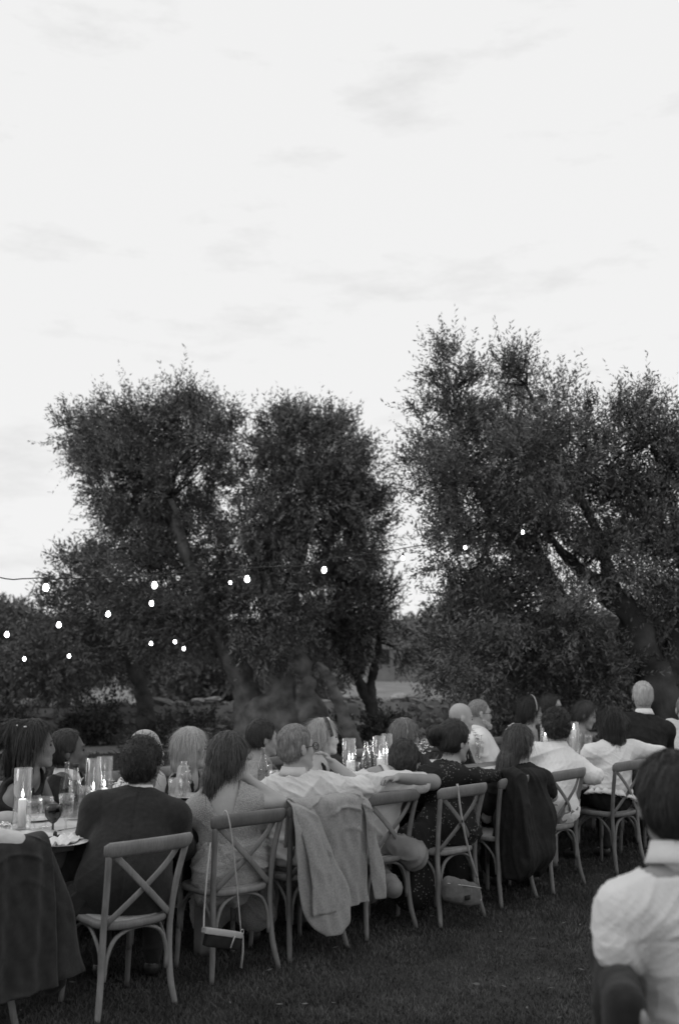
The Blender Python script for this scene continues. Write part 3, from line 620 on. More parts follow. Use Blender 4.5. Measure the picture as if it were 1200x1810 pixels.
# ------------------------------------------------------------------ cross back chairs
def make_chair(p):
    root = thing('cross_back_chair', 'pale wooden cross back chair', 'chair', p)
    W = M['wood']
    for sx in (-1, 1):
        P = spl([(sx * .222, -.215, 0), (sx * .2, -.186, .14), (sx * .19, -.172, .3), (sx * .19, -.168, .46), (sx * .2, -.19, .66), (sx * .222, -.226, .85)], 20)
        b = Buf(); b.tube(P, np.interp(np.linspace(0, 1, 20), [0, .15, 1], [.0135, .016, .0155]), 10); b.out('back_leg', W, root)
        b = Buf(); b.tube(spl([(sx * .19, .18, 0), (sx * .182, .172, .2), (sx * .178, .165, .45)], 8), np.linspace(.013, .017, 8), 10); b.out('front_leg', W, root)
        b = Buf(); q = spl([(-sx * .195, -.205, .835), (-sx * .11, -.222, .75), (0, -.215 - sx * .008, .64), (sx * .1, -.19, .55), (sx * .18, -.17, .475)], 16)
        b.tube(q, .017, 8, flat=.3, up=(0, 1, 0)); b.out('cross_slat', W, root)
        b = Buf(); b.tube(spl([(sx * .19, -.155, .22), (sx * .187, -.14, .33), (sx * .187, -.06, .42), (sx * .187, 0, .437), (sx * .187, .06, .42), (sx * .19, .15, .33), (sx * .193, .165, .22)], 20), .009, 7); b.out('arched_brace', W, root)
    for y in (-.175, .16):
        b = Buf(); b.tube(spl([(-.175, y, .2), (-.168, y, .31), (-.13, y, .395), (-.06, y, .432), (0, y, .438), (.06, y, .432), (.13, y, .395), (.168, y, .31), (.175, y, .2)], 24), .01, 8, flat=1.2, up=(0, 1, 0)); b.out('arched_brace', W, root)
    t = np.linspace(-1, 1, 22); P = np.stack([t * .247, -.226 - .05 * (1 - t ** 2) + .004, .852 + .012 * (1 - t ** 2)], 1)
    R = .017 * np.minimum(1, (1.03 - np.abs(t)) * 14) ** .5
    b = Buf()
    for i in range(1): b.tube(P, R, 12, flat=2.5, up=(0, -.25, 1))
    b.out('top_rail', W, root)
    def sq(r, y0=0): a = np.arange(32) * math.pi / 16; return np.stack([np.sign(np.cos(a)) * np.abs(np.cos(a)) ** .6 * r * (1 + .06 * np.sin(a)), np.sign(np.sin(a)) * np.abs(np.sin(a)) ** .6 * r * .93 - .008], 1)
    def ring(prof, name, m):
        b = Buf(); V = np.concatenate([np.concatenate([sq(r), np.full((32, 1), z)], 1) for r, z in prof]); i0 = np.arange(32); i1 = (i0 + 1) % 32
        b.add(V, np.concatenate([np.stack([k * 32 + i0, k * 32 + i1, (k + 1) * 32 + i1, (k + 1) * 32 + i0], 1) for k in range(len(prof) - 1)])); b.out(name, m, root)
    ring([(.17, .444), (.205, .442), (.212, .452), (.212, .47), (.205, .478), (.17, .476)], 'seat_frame', W)
    ring([(.001, .462), (.12, .463), (.17, .468), (.178, .474), (.17, .479), (.1, .472), (.001, .47)], 'woven_seat', M['seat'])
    return root
chair_spec = [  # rear left and right foot in the photograph, label
 (0, None, 'cross back chair at the left edge under a charcoal jacket'),
 (1, ((184,1792),(302,1762)), 'cross back chair of the dark haired man in a dark suit'),
 (2, ((377,1740),(491,1715)), 'cross back chair with the small strapped purse on its rail'),
 (3, ((511,1703),(615,1678)), 'cross back chair covered by the light linen jacket'),
 (4, ((653,1663),(732,1643)), 'cross back chair under the boy with his head down'),
 (5, ((777,1642),(858,1620)), 'cross back chair with the grey belt bag hanging from it'),
 (6, ((887,1608),(948,1587)), 'cross back chair covered by the black dress'),
 (7, None, 'cross back chair of the curly haired guest in a white shirt'),
 (8, None, 'cross back chair of the woman in the white peplum blouse'),
 (9, None, 'cross back chair of the white haired man in black'),
 (10, None, 'cross back chair of the guest cut off by the right edge')]
chair0 = make_chair((0, 0, 0)); CH = {}
fixed = {0: (-1.36, .17, .1), 7: (3.26, .17, .05), 8: (4.19, .19, 0), 9: (4.98, .25, -.05), 10: (5.75, .2, 0)}
for k, ft, lab in chair_spec:
    c = chair0 if k == 0 else copy_tree(chair0)
    if ft:
        a_, b_ = onz(*ft[0]), onz(*ft[1]); m_ = (a_ + b_) / 2; rz = math.atan2(b_[1] - a_[1], b_[0] - a_[0]) * .6; x, y = m_[0] - math.sin(rz) * .215, m_[1] + math.cos(rz) * .215
    else: x, y, rz = fixed[k]
    if k == 1: q = onz(285, 1486, .815); x, y = q[0] - .05, q[1] + .3; c.scale = (1, 1, .955)
    if k == 0: c.scale = (1, 1, .965)
    c.location = (x, y, 0); c.rotation_euler = (.07 if k == 1 else 0, 0, rz); c['label'] = lab; c['group'] = 'cross back chairs along the table'; CH[k] = (x, y, rz)
FARL = ['woman with dark braids', 'man in the dark jacket', 'bald man', 'woman with the blond bob', 'young man with the dark strap', 'woman with the jewelled hairband', 'woman with fringe and glasses', 'bald clean shaven man', 'bearded man with a bow tie', 'woman with wavy dark hair', 'young woman bending forward']
for j, x in enumerate([-.2, .13, .68, 1.2, 1.75, 2.4, 3.3, 4.1, 4.65, 5.25, 6.2]):
    c = copy_tree(chair0); c.location = (x, 1.88, 0); c.rotation_euler = (0, 0, math.pi - .3)
    c['label'] = 'cross back chair across the table under the ' + FARL[j]; c['group'] = 'cross back chairs on the far side of the table'
fgx, fgy = CG(.92, 3.0)[0], CG(.92, 3.0)[1]

# ------------------------------------------------------------------ smooth bodies: distance field + surface nets
class Field:
    def __init__(s, lo, hi, res):
        s.lo = np.asarray(lo, float); s.res = res; n = np.ceil((np.asarray(hi) - s.lo) / res).astype(int) + 1
        s.ax = [s.lo[i] + np.arange(n[i]) * res for i in range(3)]; s.D = np.ones(n, np.float32)
    def sub(s, lo, hi, pad):
        sl = []
        for i in range(3):
            a = int(max(0, math.floor((lo[i] - pad - s.lo[i]) / s.res))); b = int(min(len(s.ax[i]), math.ceil((hi[i] + pad - s.lo[i]) / s.res) + 1)); sl.append(slice(a, max(a, b)))
        X, Y, Z = (s.ax[0][sl[0]][:, None, None], s.ax[1][sl[1]][None, :, None], s.ax[2][sl[2]][None, None, :])
        return tuple(sl), X, Y, Z
    def blend(s, sl, d, k):
        a = s.D[sl]; d = d.astype(np.float32)
        if a.size == 0: return
        h = np.clip(.5 + .5 * (a - d) / k, 0, 1); s.D[sl] = a * (1 - h) + d * h - k * h * (1 - h)
    def rc(s, a, b, ra, rb, k=.03):
        a = np.asarray(a, float); b = np.asarray(b, float); r = max(ra, rb); sl, X, Y, Z = s.sub(np.minimum(a, b) - r, np.maximum(a, b) + r, k * 1.5 + s.res * 2)
        d = b - a; L = max(d @ d, 1e-9); t = np.clip(((X - a[0]) * d[0] + (Y - a[1]) * d[1] + (Z - a[2]) * d[2]) / L, 0, 1)
        q = np.sqrt((X - a[0] - t * d[0]) ** 2 + (Y - a[1] - t * d[1]) ** 2 + (Z - a[2] - t * d[2]) ** 2) - (ra + (rb - ra) * t)
        s.blend(sl, q, k)
    def chain(s, P, R, k=.03):
        for i in range(len(P) - 1): s.rc(P[i], P[i + 1], R[i], R[i + 1], k)
    def _el(s, c, r, ax, X, Y, Z):
        u = [((X - c[0]) * ax[i][0] + (Y - c[1]) * ax[i][1] + (Z - c[2]) * ax[i][2]) for i in range(3)]
        k0 = np.sqrt(sum((u[i] / r[i]) ** 2 for i in range(3))); k1 = np.sqrt(sum((u[i] / r[i] ** 2) ** 2 for i in range(3))) + 1e-6
        return k0 * (k0 - 1) / k1
    def ell(s, c, r, ax, k=.03):
        m = max(r); sl, X, Y, Z = s.sub(np.asarray(c) - m, np.asarray(c) + m, k * 1.5 + s.res * 2); s.blend(sl, s._el(c, r, ax, X, Y, Z), k)
    def cut(s, fn):
        X, Y, Z = s.ax[0][:, None, None], s.ax[1][None, :, None], s.ax[2][None, None, :]
        s.D = np.maximum(s.D, fn(X, Y, Z).astype(np.float32))
    def mesh(s):
        D = s.D; I = D < 0
        I[0] = I[-1] = False; I[:, 0] = I[:, -1] = False; I[:, :, 0] = I[:, :, -1] = False
        c = np.zeros(np.array(D.shape) - 1, np.int8)
        cs = [(i, j, k) for i in (0, 1) for j in (0, 1) for k in (0, 1)]; n = D.shape
        for i, j, k in cs: c += I[i:n[0] - 1 + i, j:n[1] - 1 + j, k:n[2] - 1 + k]
        cells = np.argwhere((c > 0) & (c < 8))
        if len(cells) == 0: return np.zeros((0, 3)), np.zeros((0, 4), int)
        val = {q: D[cells[:, 0] + q[0], cells[:, 1] + q[1], cells[:, 2] + q[2]] for q in cs}
        ins = {q: I[cells[:, 0] + q[0], cells[:, 1] + q[1], cells[:, 2] + q[2]] for q in cs}
        acc = np.zeros((len(cells), 3)); w = np.zeros(len(cells))
        for q in cs:
            for a in range(3):
                if q[a] == 0:
                    r = list(q); r[a] = 1; r = tuple(r); m = ins[q] != ins[r]; t = np.clip(val[q] / np.where(np.abs(val[q] - val[r]) < 1e-9, 1e-9, val[q] - val[r]), 0, 1)
                    p = np.array(q, float)[None, :].repeat(len(cells), 0); p[:, a] += t; acc += p * m[:, None]; w += m
        V = (cells + acc / w[:, None]) * s.res + s.lo
        idx = -np.ones(c.shape, np.int32); idx[cells[:, 0], cells[:, 1], cells[:, 2]] = np.arange(len(cells)); F = []
        for a in range(3):
            b, d = (a + 1) % 3, (a + 2) % 3; A0 = [slice(None)] * 3; A1 = [slice(None)] * 3; A0[a] = slice(0, -1); A1[a] = slice(1, None)
            df = I[tuple(A0)] != I[tuple(A1)]; e = np.argwhere(df); e = e[(e[:, b] > 0) & (e[:, d] > 0) & (e[:, b] < n[b] - 1) & (e[:, d] < n[d] - 1)]
            st = I[e[:, 0], e[:, 1], e[:, 2]]; q = []
            for ob, od in ((1, 1), (0, 1), (0, 0), (1, 0)):
                f = e.copy(); f[:, b] -= ob; f[:, d] -= od; q.append(idx[f[:, 0], f[:, 1], f[:, 2]])
            q = np.stack(q, 1); q = np.where(st[:, None], q, q[:, ::-1]); F.append(q)
        F = np.concatenate(F); F = F[(F >= 0).all(1)]
        return V, F
def vnormals(V, F):
    N = np.zeros_like(V); fn = np.cross(V[F[:, 2]] - V[F[:, 0]], V[F[:, 3]] - V[F[:, 1]])
    for i in range(4): np.add.at(N, F[:, i], fn)
    return N / (np.linalg.norm(N, axis=1)[:, None] + 1e-9)
def relax(V, F, it=1):
    for _ in range(it):
        S = np.zeros_like(V); c = np.zeros(len(V))
        for i in range(4): np.add.at(S, F[:, i], V[F[:, (i + 1) % 4]] + V[F[:, (i + 3) % 4]]); np.add.at(c, F[:, i], 2)
        V = .5 * V + .5 * S / np.maximum(c, 1)[:, None]
    return V
def folds(V, N, amp, f, seed, dirs=None, ridge=True):
    g = np.random.default_rng(seed); o = np.zeros(len(V)); wp = np.stack([np.sin(V @ (g.normal(0, 1, 3) * f * .5) + g.random() * 6) for _ in range(3)], 1) * .5
    for i in range(4):
        k = g.normal(0, 1, 3) * (dirs if dirs is not None else 1); k = k / np.linalg.norm(k) * f * (1 + .7 * i)
        q = np.sin(V @ k + wp @ g.normal(0, 1.6, 3) + g.random() * 6)
        o += ((1 - np.abs(q)) ** 2.5 * 1.3 if ridge else q) / (1 + .6 * i) * np.clip(.5 + .9 * np.sin(V @ (g.normal(0, 1, 3) * f * .25) + g.random() * 6), 0, 1)
    return V + N * (amp * (o - (.4 if ridge else 0)))[:, None]
def strands(V, N, amp, f, seed, down, up=(0, 0, 1)):
    g = np.random.default_rng(seed); o = np.zeros(len(V))
    for i in range(5):
        k = g.normal(0, 1, 3); k -= np.array(down) * (k @ np.array(down)) * .93; k = k / np.linalg.norm(k) * f * (.6 + .5 * i); o += np.sin(V @ k + g.random() * 6 + 1.2 * np.sin(V @ (g.normal(0, 1, 3) * f * .15))) / (1 + .4 * i)
    return V + N * (amp * o)[:, None]

# ------------------------------------------------------------------ people
def frame_of(f, u=(0, 0, 1)):
    f = nrm(f); r = nrm(np.cross(f, u)); return r, f, np.cross(r, f)
def person(label, head, yaw, pelvis, tyaw, pitch=0., roll=0., nb=None, sw=.175, sh=(None, None), arms=(None, None), skin='skin', top=None, hair=None, res=.009, legs=True,
           bottom='black', female=False, glasses=None, scale=1.13, group='guests seated at the long table', hands=True, faceful=True, sit=True, extra_hair=None, skirt=None, collar=None, wide=1., athick=1.08, bottom_extra=()):
    H = np.asarray(head, float); PV = np.asarray(pelvis, float)
    yw, pt = math.radians(yaw), math.radians(pitch); hf = A(math.cos(yw) * math.cos(pt), math.sin(yw) * math.cos(pt), math.sin(pt))
    R_, F_, U_ = frame_of(hf); rl = math.radians(roll); R2 = R_ * math.cos(rl) + U_ * math.sin(rl); U2 = np.cross(R2, F_); HX = np.stack([R2, F_, U2]); S_ = scale
    hp = lambda u, v, w: H + (R2 * u + F_ * v + U2 * w) * S_
    ty = math.radians(tyaw); tf = A(math.cos(ty), math.sin(ty), 0)
    NB = np.asarray(nb, float) if nb is not None else H - U2 * .145 * S_ - F_ * .035 - A(0, 0, .01)
    U = nrm(NB - PV); Sd = nrm(np.cross(tf, U)); Fd = np.cross(U, Sd); L = np.linalg.norm(NB - PV); TX = np.stack([Sd, Fd, U])
    tp = lambda u, v, w: PV + Sd * u + Fd * v + U * (w * L)
    root = thing('person', label, 'person', (PV[0], PV[1], 0), group=group); off = np.array([PV[0], PV[1], 0.])
    SH = []
    for i, sg in enumerate((-1, 1)):
        SH.append(np.asarray(sh[i], float) if sh[i] is not None else tp(sg * sw, .0, 1 - .095 / L))
    AR = []
    for i, sg in enumerate((-1, 1)):
        if arms[i] is not None: AR.append([np.asarray(q, float) for q in arms[i]])
        else: AR.append([SH[i] + tf * .1 + Sd * sg * .05 - A(0, 0, .25), SH[i] + tf * .32 - Sd * sg * .08 - A(0, 0, .27)])
    for i in range(2):
        if len(AR[i]) == 2: AR[i].append(AR[i][1] + nrm(AR[i][1] - AR[i][0]) * .085)      # elbow, wrist, knuckle target
    kn = []; an = []; ft = []
    for sg in (-1, 1):
        hip = tp(sg * .085, .02, .0); k_ = hip + tf * .42 + Sd * sg * .05; k_[2] = .5; kn.append((hip, k_)); a2 = k_ - tf * .04; a2[2] = .09; an.append(a2); ft.append(a2 + tf * .15 - A(0, 0, .055))
    def torso(f, g=0., k=.045, w=1., belly=1.):
        w *= wide
        f.ell(tp(0, .0, .02), (.165 * w + g, .125 + g, .13 + g), TX, k)
        f.ell(tp(0, .005, .3), ((.132 if female else .145) * w * belly + g, .105 * belly + g, .15 + g), TX, k)
        f.ell(tp(0, .0, .66), ((.15 if female else .168) * w + g, .11 + g, .2 + g), TX, k)
        f.rc(SH[0] + A(0, 0, -.01), SH[1] + A(0, 0, -.01), .052 + g, .052 + g, k * 1.2)
        for q in SH: f.rc(NB - U * .012, q + U * .008, .052 + g * .6, .048 + g, k)
    def arm(f, i, g=0., upto=1.0, k=.02, thin=1., g2=None):
        t_ = (.88 if female else 1.0) * athick; g2 = g if g2 is None else g2; sh_, el, wr = SH[i], AR[i][0], AR[i][1]
        up_ = min(1, upto * 2); f.rc(sh_, sh_ + (el - sh_) * up_, .052 * t_ + g, (.052 - .014 * up_) * t_ + g, .045)
        if upto > .5: v = (upto - .5) * 2; f.rc(el, el + (wr - el) * v, .04 * t_ + g, (.04 - .014 * v) * t_ + g2, .02)
    allp = np.concatenate([[H, PV, NB], SH, [q for a in AR for q in a], [q for a in kn for q in a], an, ft] if legs else [[H, PV, NB], SH, [q for a in AR for q in a]])
    lo, hi = allp.min(0) - .2, allp.max(0) + .2
    # body
    f = Field(lo, hi, res)
    f.ell(hp(0, -.012, .032), (.074 * S_, .094 * S_, .088 * S_), HX, .02); f.ell(hp(0, .03, -.03), (.06 * S_, .06 * S_, .085 * S_), HX, .03)
    for sg in (-1, 1): f.rc(hp(sg * .05, -.005, -.05), hp(sg * .018, .07, -.1), .016 * S_, .018 * S_, .02)
    if faceful:
        f.rc(hp(0, .085, .012), hp(0, .1, -.03), .009, .0125, .014); f.rc(hp(0, .09, -.036), hp(0, .08, -.04), .015, .012, .012)
        f.rc(hp(-.032, .078, .024), hp(.032, .078, .024), .012, .012, .014); f.rc(hp(-.016, .087, -.063), hp(.016, .087, -.063), .0085, .0085, .008); f.rc(hp(-.012, .086, -.074), hp(.012, .086, -.074), .008, .008, .008)
        f.ell(hp(0, .076, -.1), (.02, .02, .018), HX, .02)
        for sg in (-1, 1): f.ell(hp(sg * .036, .06, -.03), (.025, .024, .022), HX, .02)
    for sg in (-1, 1): f.ell(hp(sg * .079, -.012, -.008), (.009 * S_, .019 * S_, .032 * S_), HX, .008)
    f.rc(hp(0, -.02, -.05), NB, .054 * (.85 if female else 1) * S_, .06 * (.88 if female else 1), .03); torso(f)
    for i in range(2):
        arm(f, i)
        wr, ka = AR[i][1], AR[i][2]
        if hands:
            hd = nrm(ka - wr); sd_ = np.cross(hd, A(0, 0, 1)); sd_ = nrm(sd_) if np.linalg.norm(sd_) > .1 else Sd; pn = np.cross(sd_, hd)
            kc = wr + hd * .075
            for j in range(4): f.rc(wr + sd_ * (j - 1.5) * .008, kc + sd_ * (j - 1.5) * .02, .016, .0115, .008)
            if res <= .0095:
                for j, ln_ in enumerate((.066, .078, .074, .056)):
                    b0 = kc + sd_ * (j - 1.5) * .0205; m_ = b0 + (hd * .8 - pn * .3) * ln_ * .5; e_ = m_ + (hd * .45 - pn * .85) * ln_ * .5; f.rc(b0, m_, .0092, .0085, .003); f.rc(m_, e_, .0085, .0075, .003)
                tb_ = wr + hd * .02 - sd_ * .024 * (1 if i else -1); t2 = tb_ + (hd * .7 - sd_ * .6 * (1 if i else -1) - pn * .2) * .04; f.rc(tb_, t2, .012, .01, .006); f.rc(t2, t2 + (hd * .8 - pn * .3) * .03, .01, .008, .003)
    if legs:
        for j in range(2): f.rc(*kn[j], .08, .052, .04); f.rc(kn[j][1], an[j], .05, .034, .02); f.rc(an[j], ft[j], .034, .026, .02)
    V, Fq = f.mesh(); V = relax(V, Fq, 1); link('body', make_mesh('body', V - off, Fq, np.zeros((0, 3), int)), M[skin], root)
    # clothes
    seed = int(abs(H[0] * 977 + H[1] * 131)) + 5
    if top:
        g = top.get('g', .012); sl = top.get('sleeve', 1.0); f = Field(lo - .05, hi + .05, top.get('res', res)); torso(f, g, .06, top.get('w', 1.), top.get('belly', 1.08))
        if top.get('low'): f.rc(tp(-.1, .02, -.0), tp(.1, .02, -.0), top['low'], top['low'], .08)
        if sl > 0:
            for i in range(2): arm(f, i, top.get('ga', g + .006), sl if not isinstance(sl, tuple) else sl[i], g2=top.get('cuff', None))
        nn = NB + U * top.get('neck', .016); nr = top.get('nr', .1)
        def nkc(X, Y, Z):
            w = (X - nn[0]) * U[0] + (Y - nn[1]) * U[1] + (Z - nn[2]) * U[2]; d2 = (X - nn[0]) ** 2 + (Y - nn[1]) ** 2 + (Z - nn[2]) ** 2 - w * w
            return np.minimum(w, nr - np.sqrt(np.maximum(d2, 0)))
        f.cut(nkc)
        hm = tp(0, 0, top.get('hem', -.05) / L); f.cut(lambda X, Y, Z: -((X - hm[0]) * U[0] + (Y - hm[1]) * U[1] + (Z - hm[2]) * U[2]) - .0)
        if top.get('vback'):
            a0 = tp(0, 0, 1); dp = top['vback']
            def vb(X, Y, Z):
                u = (X - a0[0]) * Sd[0] + (Y - a0[1]) * Sd[1] + (Z - a0[2]) * Sd[2]; v = (X - a0[0]) * Fd[0] + (Y - a0[1]) * Fd[1] + (Z - a0[2]) * Fd[2]; w = (X - a0[0]) * U[0] + (Y - a0[1]) * U[1] + (Z - a0[2]) * U[2]
                return np.minimum(np.minimum((w + dp) * .5 - np.abs(u) * 1.3, -v - .0), .05)
            f.cut(vb)
        if top.get('strap'):
            a0 = tp(0, 0, 1)
            def stp(X, Y, Z):
                u = np.abs((X - a0[0]) * Sd[0] + (Y - a0[1]) * Sd[1] + (Z - a0[2]) * Sd[2]); w = (X - a0[0]) * U[0] + (Y - a0[1]) * U[1] + (Z - a0[2]) * U[2]
                return np.minimum(w + top['strap'], np.abs(u - .085) - .014)
            f.cut(stp)
        V, Fq = f.mesh(); V = relax(V, Fq, 1); N = vnormals(V, Fq); V = folds(V, N, top.get('fold', .006), top.get('ff', 22), seed, top.get('dirs')); V = folds(V, N, top.get('fold', .006) * .35, 60, seed + 1)
        if top.get('seam'):
            N = vnormals(V, Fq); q = V - NB; ww = q @ U; uu = q @ Sd; vv = q @ Fd; back_ = vv < .03
            if 'yoke' in top['seam']: V = V - N * (.0022 * np.exp(-((ww + .13 + .02 * np.cos(uu * 9)) / .006) ** 2) * back_)[:, None]
            if 'centre' in top['seam']: V = V - N * (.006 * np.exp(-(uu / .007) ** 2) * back_ * (ww < -.03))[:, None]
            for sg in (-1, 1): V = V - N * (.003 * np.exp(-((uu - sg * (sw - .01 + ww * .12)) / .007) ** 2) * (ww < .0) * (ww > -.26))[:, None]
        link(top.get('name', 'shirt'), make_mesh('shirt', V - off, Fq, np.zeros((0, 3), int)), M[top['m']], root)
    if collar:
        ax_ = nrm(hp(0, -.02, -.06) - NB); c0_ = NB + (hp(0, -.02, -.06) - NB) * .3; e1 = nrm(np.cross(Fd, ax_)); e2 = np.cross(ax_, e1); b = Buf(); n = 36; rows_ = []; cr = .063 * (.9 if female else 1)
        for rr, hh in ((cr + .004, -.03), (cr + .003, .0), (cr, collar[1]), (cr + .005, collar[1] + .001), (cr + .014, .012), (cr + .024, -.012)):
            rows_.append(np.array([c0_ + e1 * math.cos(t) * rr + e2 * math.sin(t) * rr * 1.08 + ax_ * (hh - .016 * max(0, math.sin(t)) ** 2 - .004) for t in np.arange(n) * 2 * math.pi / n]))
        VV = np.concatenate(rows_); m_ = len(rows_); b.add(VV, [(k_ * n + j, k_ * n + (j + 1) % n, (k_ + 1) * n + (j + 1) % n, (k_ + 1) * n + j) for k_ in range(m_ - 1) for j in range(n)])
        o = b.out('collar', M[collar[0]], root, off=off); o.modifiers.new('thickness', 'SOLIDIFY').thickness = .003
    if bottom and legs:
        f = Field(lo - .05, hi + .05, res * 1.15)
        if skirt:
            f.ell(tp(0, -.01, .03), (.2, .16, .17), TX, .05)
            for j in range(2): f.rc(kn[j][0], kn[j][1], .12, .09, .08); f.rc(kn[j][1], an[j] + A(0, 0, .1), .1, .12, .08)
            for q, r0, r1, z in skirt: q = np.asarray(q, float); f.rc(q, A(q[0], q[1], z), r0, r1, .08)
        else:
            f.ell(tp(0, .0, .0), (.168, .13, .13), TX, .05)
            for q0, q1, r0, r1 in bottom_extra: f.rc(q0, q1, r0, r1, .05)
            for j in range(2): f.rc(*kn[j], .1, .07, .04); f.rc(kn[j][1], an[j] + A(0, 0, .02), .066, .052, .03)
            cq = tp(0, 0, .12); f.cut(lambda X, Y, Z: (X - cq[0]) * U[0] + (Y - cq[1]) * U[1] + (Z - cq[2]) * U[2])
        V, Fq = f.mesh(); V = relax(V, Fq, 1); N = vnormals(V, Fq); V = folds(V, N, .015, 18, seed + 2, (1, 1, .3))
        link('skirt' if skirt else 'trousers', make_mesh('trousers', V - off, Fq, np.zeros((0, 3), int)), M[bottom], root)
        for j in range(2):
            f = Field(np.minimum(an[j], ft[j]) - .08, np.maximum(an[j], ft[j]) + .08, .012); f.rc(an[j] - A(0, 0, .03), ft[j] - A(0, 0, .005), .045, .036, .02); f.cut(lambda X, Y, Z: .005 - Z + X * 0 + Y * 0)
            V, Fq = f.mesh()
            if len(V): link('shoe', make_mesh('shoe', V - off, Fq, np.zeros((0, 3), int)), M['dark'], root)
    # hair
    if hair:
        kind, hm_ = hair[0], M[hair[1]]; opt = hair[2] if len(hair) > 2 else {}
        hr = opt.get('res', .0055 if res < .01 else .007); th = dict(short=.011, crop=.005, curly=.028, long=.016, bob=.018, fringe=.004)[kind] * opt.get('t', 1)
        pts = [hp(0, 0, 0)] + [hp(*q[:3]) for ch_ in opt.get('chains', []) for q in ch_]; pts = np.array(pts)
        f = Field(pts.min(0) - .17 - th, pts.max(0) + .17 + th, hr)
        f.ell(hp(0, -.014, .034), ((.074 + th) * S_, (.094 + th) * S_, (.088 + th) * S_), HX, .02)
        if kind in ('long', 'bob', 'curly', 'short'): f.ell(hp(0, -.045, -.02), ((.06 + th) * S_, (.055 + th) * S_, .06 + th), HX, .03)
        lim = opt.get('bottom', -.06)
        def hc(X, Y, Z):
            u = (X - H[0]) * R2[0] + (Y - H[1]) * R2[1] + (Z - H[2]) * R2[2]; v = (X - H[0]) * F_[0] + (Y - H[1]) * F_[1] + (Z - H[2]) * F_[2]; w = (X - H[0]) * U2[0] + (Y - H[1]) * U2[1] + (Z - H[2]) * U2[2]
            front = v - (opt.get('front', .045) + .42 * (w - .04)); 
            side = np.minimum(v + (.0 if kind in ('long', 'bob') else .012) - opt.get('side', 0.), -w - .0 + (opt.get('sw', .0)))
            bot = np.where(np.abs(u) < .3, lim - w, lim - w)
            if kind == 'fringe': return np.maximum(np.maximum(front, side), np.maximum(bot, w - opt.get('top', .045)))
            return np.maximum(np.maximum(front, side), bot)
        f.cut(hc)
        for ch_ in opt.get('chains', []):
            f.chain([hp(*q[:3]) for q in ch_], [q[3] for q in ch_], .025)
        if opt.get('facecut', True) and opt.get('chains'):
            def fc(X, Y, Z):
                u = (X - H[0]) * R2[0] + (Y - H[1]) * R2[1] + (Z - H[2]) * R2[2]; v = (X - H[0]) * F_[0] + (Y - H[1]) * F_[1] + (Z - H[2]) * F_[2]; w = (X - H[0]) * U2[0] + (Y - H[1]) * U2[1] + (Z - H[2]) * U2[2]
                return np.minimum(np.minimum(v - opt.get('fv', .04), .055 - w), .07 - np.abs(u) + .0) * 1.0
            f.cut(fc)
        V, Fq = f.mesh()
        V = relax(V, Fq, 1); N = vnormals(V, Fq)
        ca = opt.get('ca', 1.); V = folds(V, N, .006 * ca, 55, seed + 4, None, False) if kind == 'curly' else V
        V = folds(V, N, .0045 * ca, 130, seed + 6, None, False) if kind == 'curly' else strands(V, N, .0014 if kind in ('short', 'crop', 'fringe') else .0019, 230, seed, U2)
        ho = link('hair', make_mesh('hair', V - off, Fq, np.zeros((0, 3), int)), hm_, root)
        # loose strands over the surface
        ns = opt.get('strands', {'curly': 3000, 'long': 2600, 'bob': 2400, 'short': 1800, 'crop': 700, 'fringe': 500}[kind]); g = np.random.default_rng(seed); k_ = g.integers(0, len(V), ns); P = V[k_]; NN = N[k_]
        down = -U2 + NN * 0
        tdir = down - NN * (down * NN).sum(1, keepdims=True); crown_ = (NN @ U2) > .75
        rad_ = P[crown_] - H; rad_ -= U2 * (rad_ @ U2)[:, None]; rad_ /= np.linalg.norm(rad_, axis=1)[:, None] + 1e-6; tdir[crown_] = rad_ - NN[crown_] * (rad_ * NN[crown_]).sum(1, keepdims=True) + g.normal(0, .15, (crown_.sum(), 3)); tdir /= np.linalg.norm(tdir, axis=1)[:, None] + 1e-6
        if kind == 'curly': tdir = tdir * .3 + g.normal(0, 1, (ns, 3)); ln_ = .012 + .014 * g.random(ns); lift = .45
        else: ln_ = (.03 if kind in ('short', 'crop', 'fringe') else .09) * (.5 + g.random(ns)); lift = .1 if kind not in ('crop', 'fringe') else .05; tdir += g.normal(0, .05 if kind == 'bob' else .1, (ns, 3))
        if kind in ('crop', 'fringe'): ln_ = ln_ * .4
        sd2 = np.cross(tdir, NN); sd2 /= np.linalg.norm(sd2, axis=1)[:, None] + 1e-6; sgm = 4; rows_ = []
        for i in range(sgm + 1):
            t = i / sgm; c = P + tdir * (ln_ * t)[:, None] + NN * (lift * ln_ * (t - t * t * .9))[:, None] + (np.sin(t * 6 + P[:, :1] * 90) * (.006 if kind == 'curly' else .0015)) * sd2
            wdt = .0014 * (1 - .75 * t); rows_.append(c - sd2 * wdt); rows_.append(c + sd2 * wdt)
        VV = np.stack(rows_, 1).reshape(-1, 3); b0 = np.arange(ns) * (sgm + 1) * 2; FF = np.concatenate([np.stack([b0 + 2 * i, b0 + 2 * i + 1, b0 + 2 * i + 3, b0 + 2 * i + 2], 1) for i in range(sgm)])
        tag(link('hair_strands', make_mesh('hair_strands', VV - off, FF, np.zeros((0, 3), int)), hm_, ho), kind='stuff')
    if faceful:
        for sg in (-1, 1):
            b = Buf(); b.ball(hp(sg * .031, .083, .002), (.013, .007, .0065), HX, 10, 6); b.out('eye', M['eye'], root, off=off)
            b = Buf(); b.tube([hp(sg * .018, .092, .022), hp(sg * .032, .093, .027), hp(sg * .048, .08, .022)], [.003, .0035, .002], 5); b.out('eyebrow', M[hair[1]] if hair else M['hair_grey'], root, off=off)
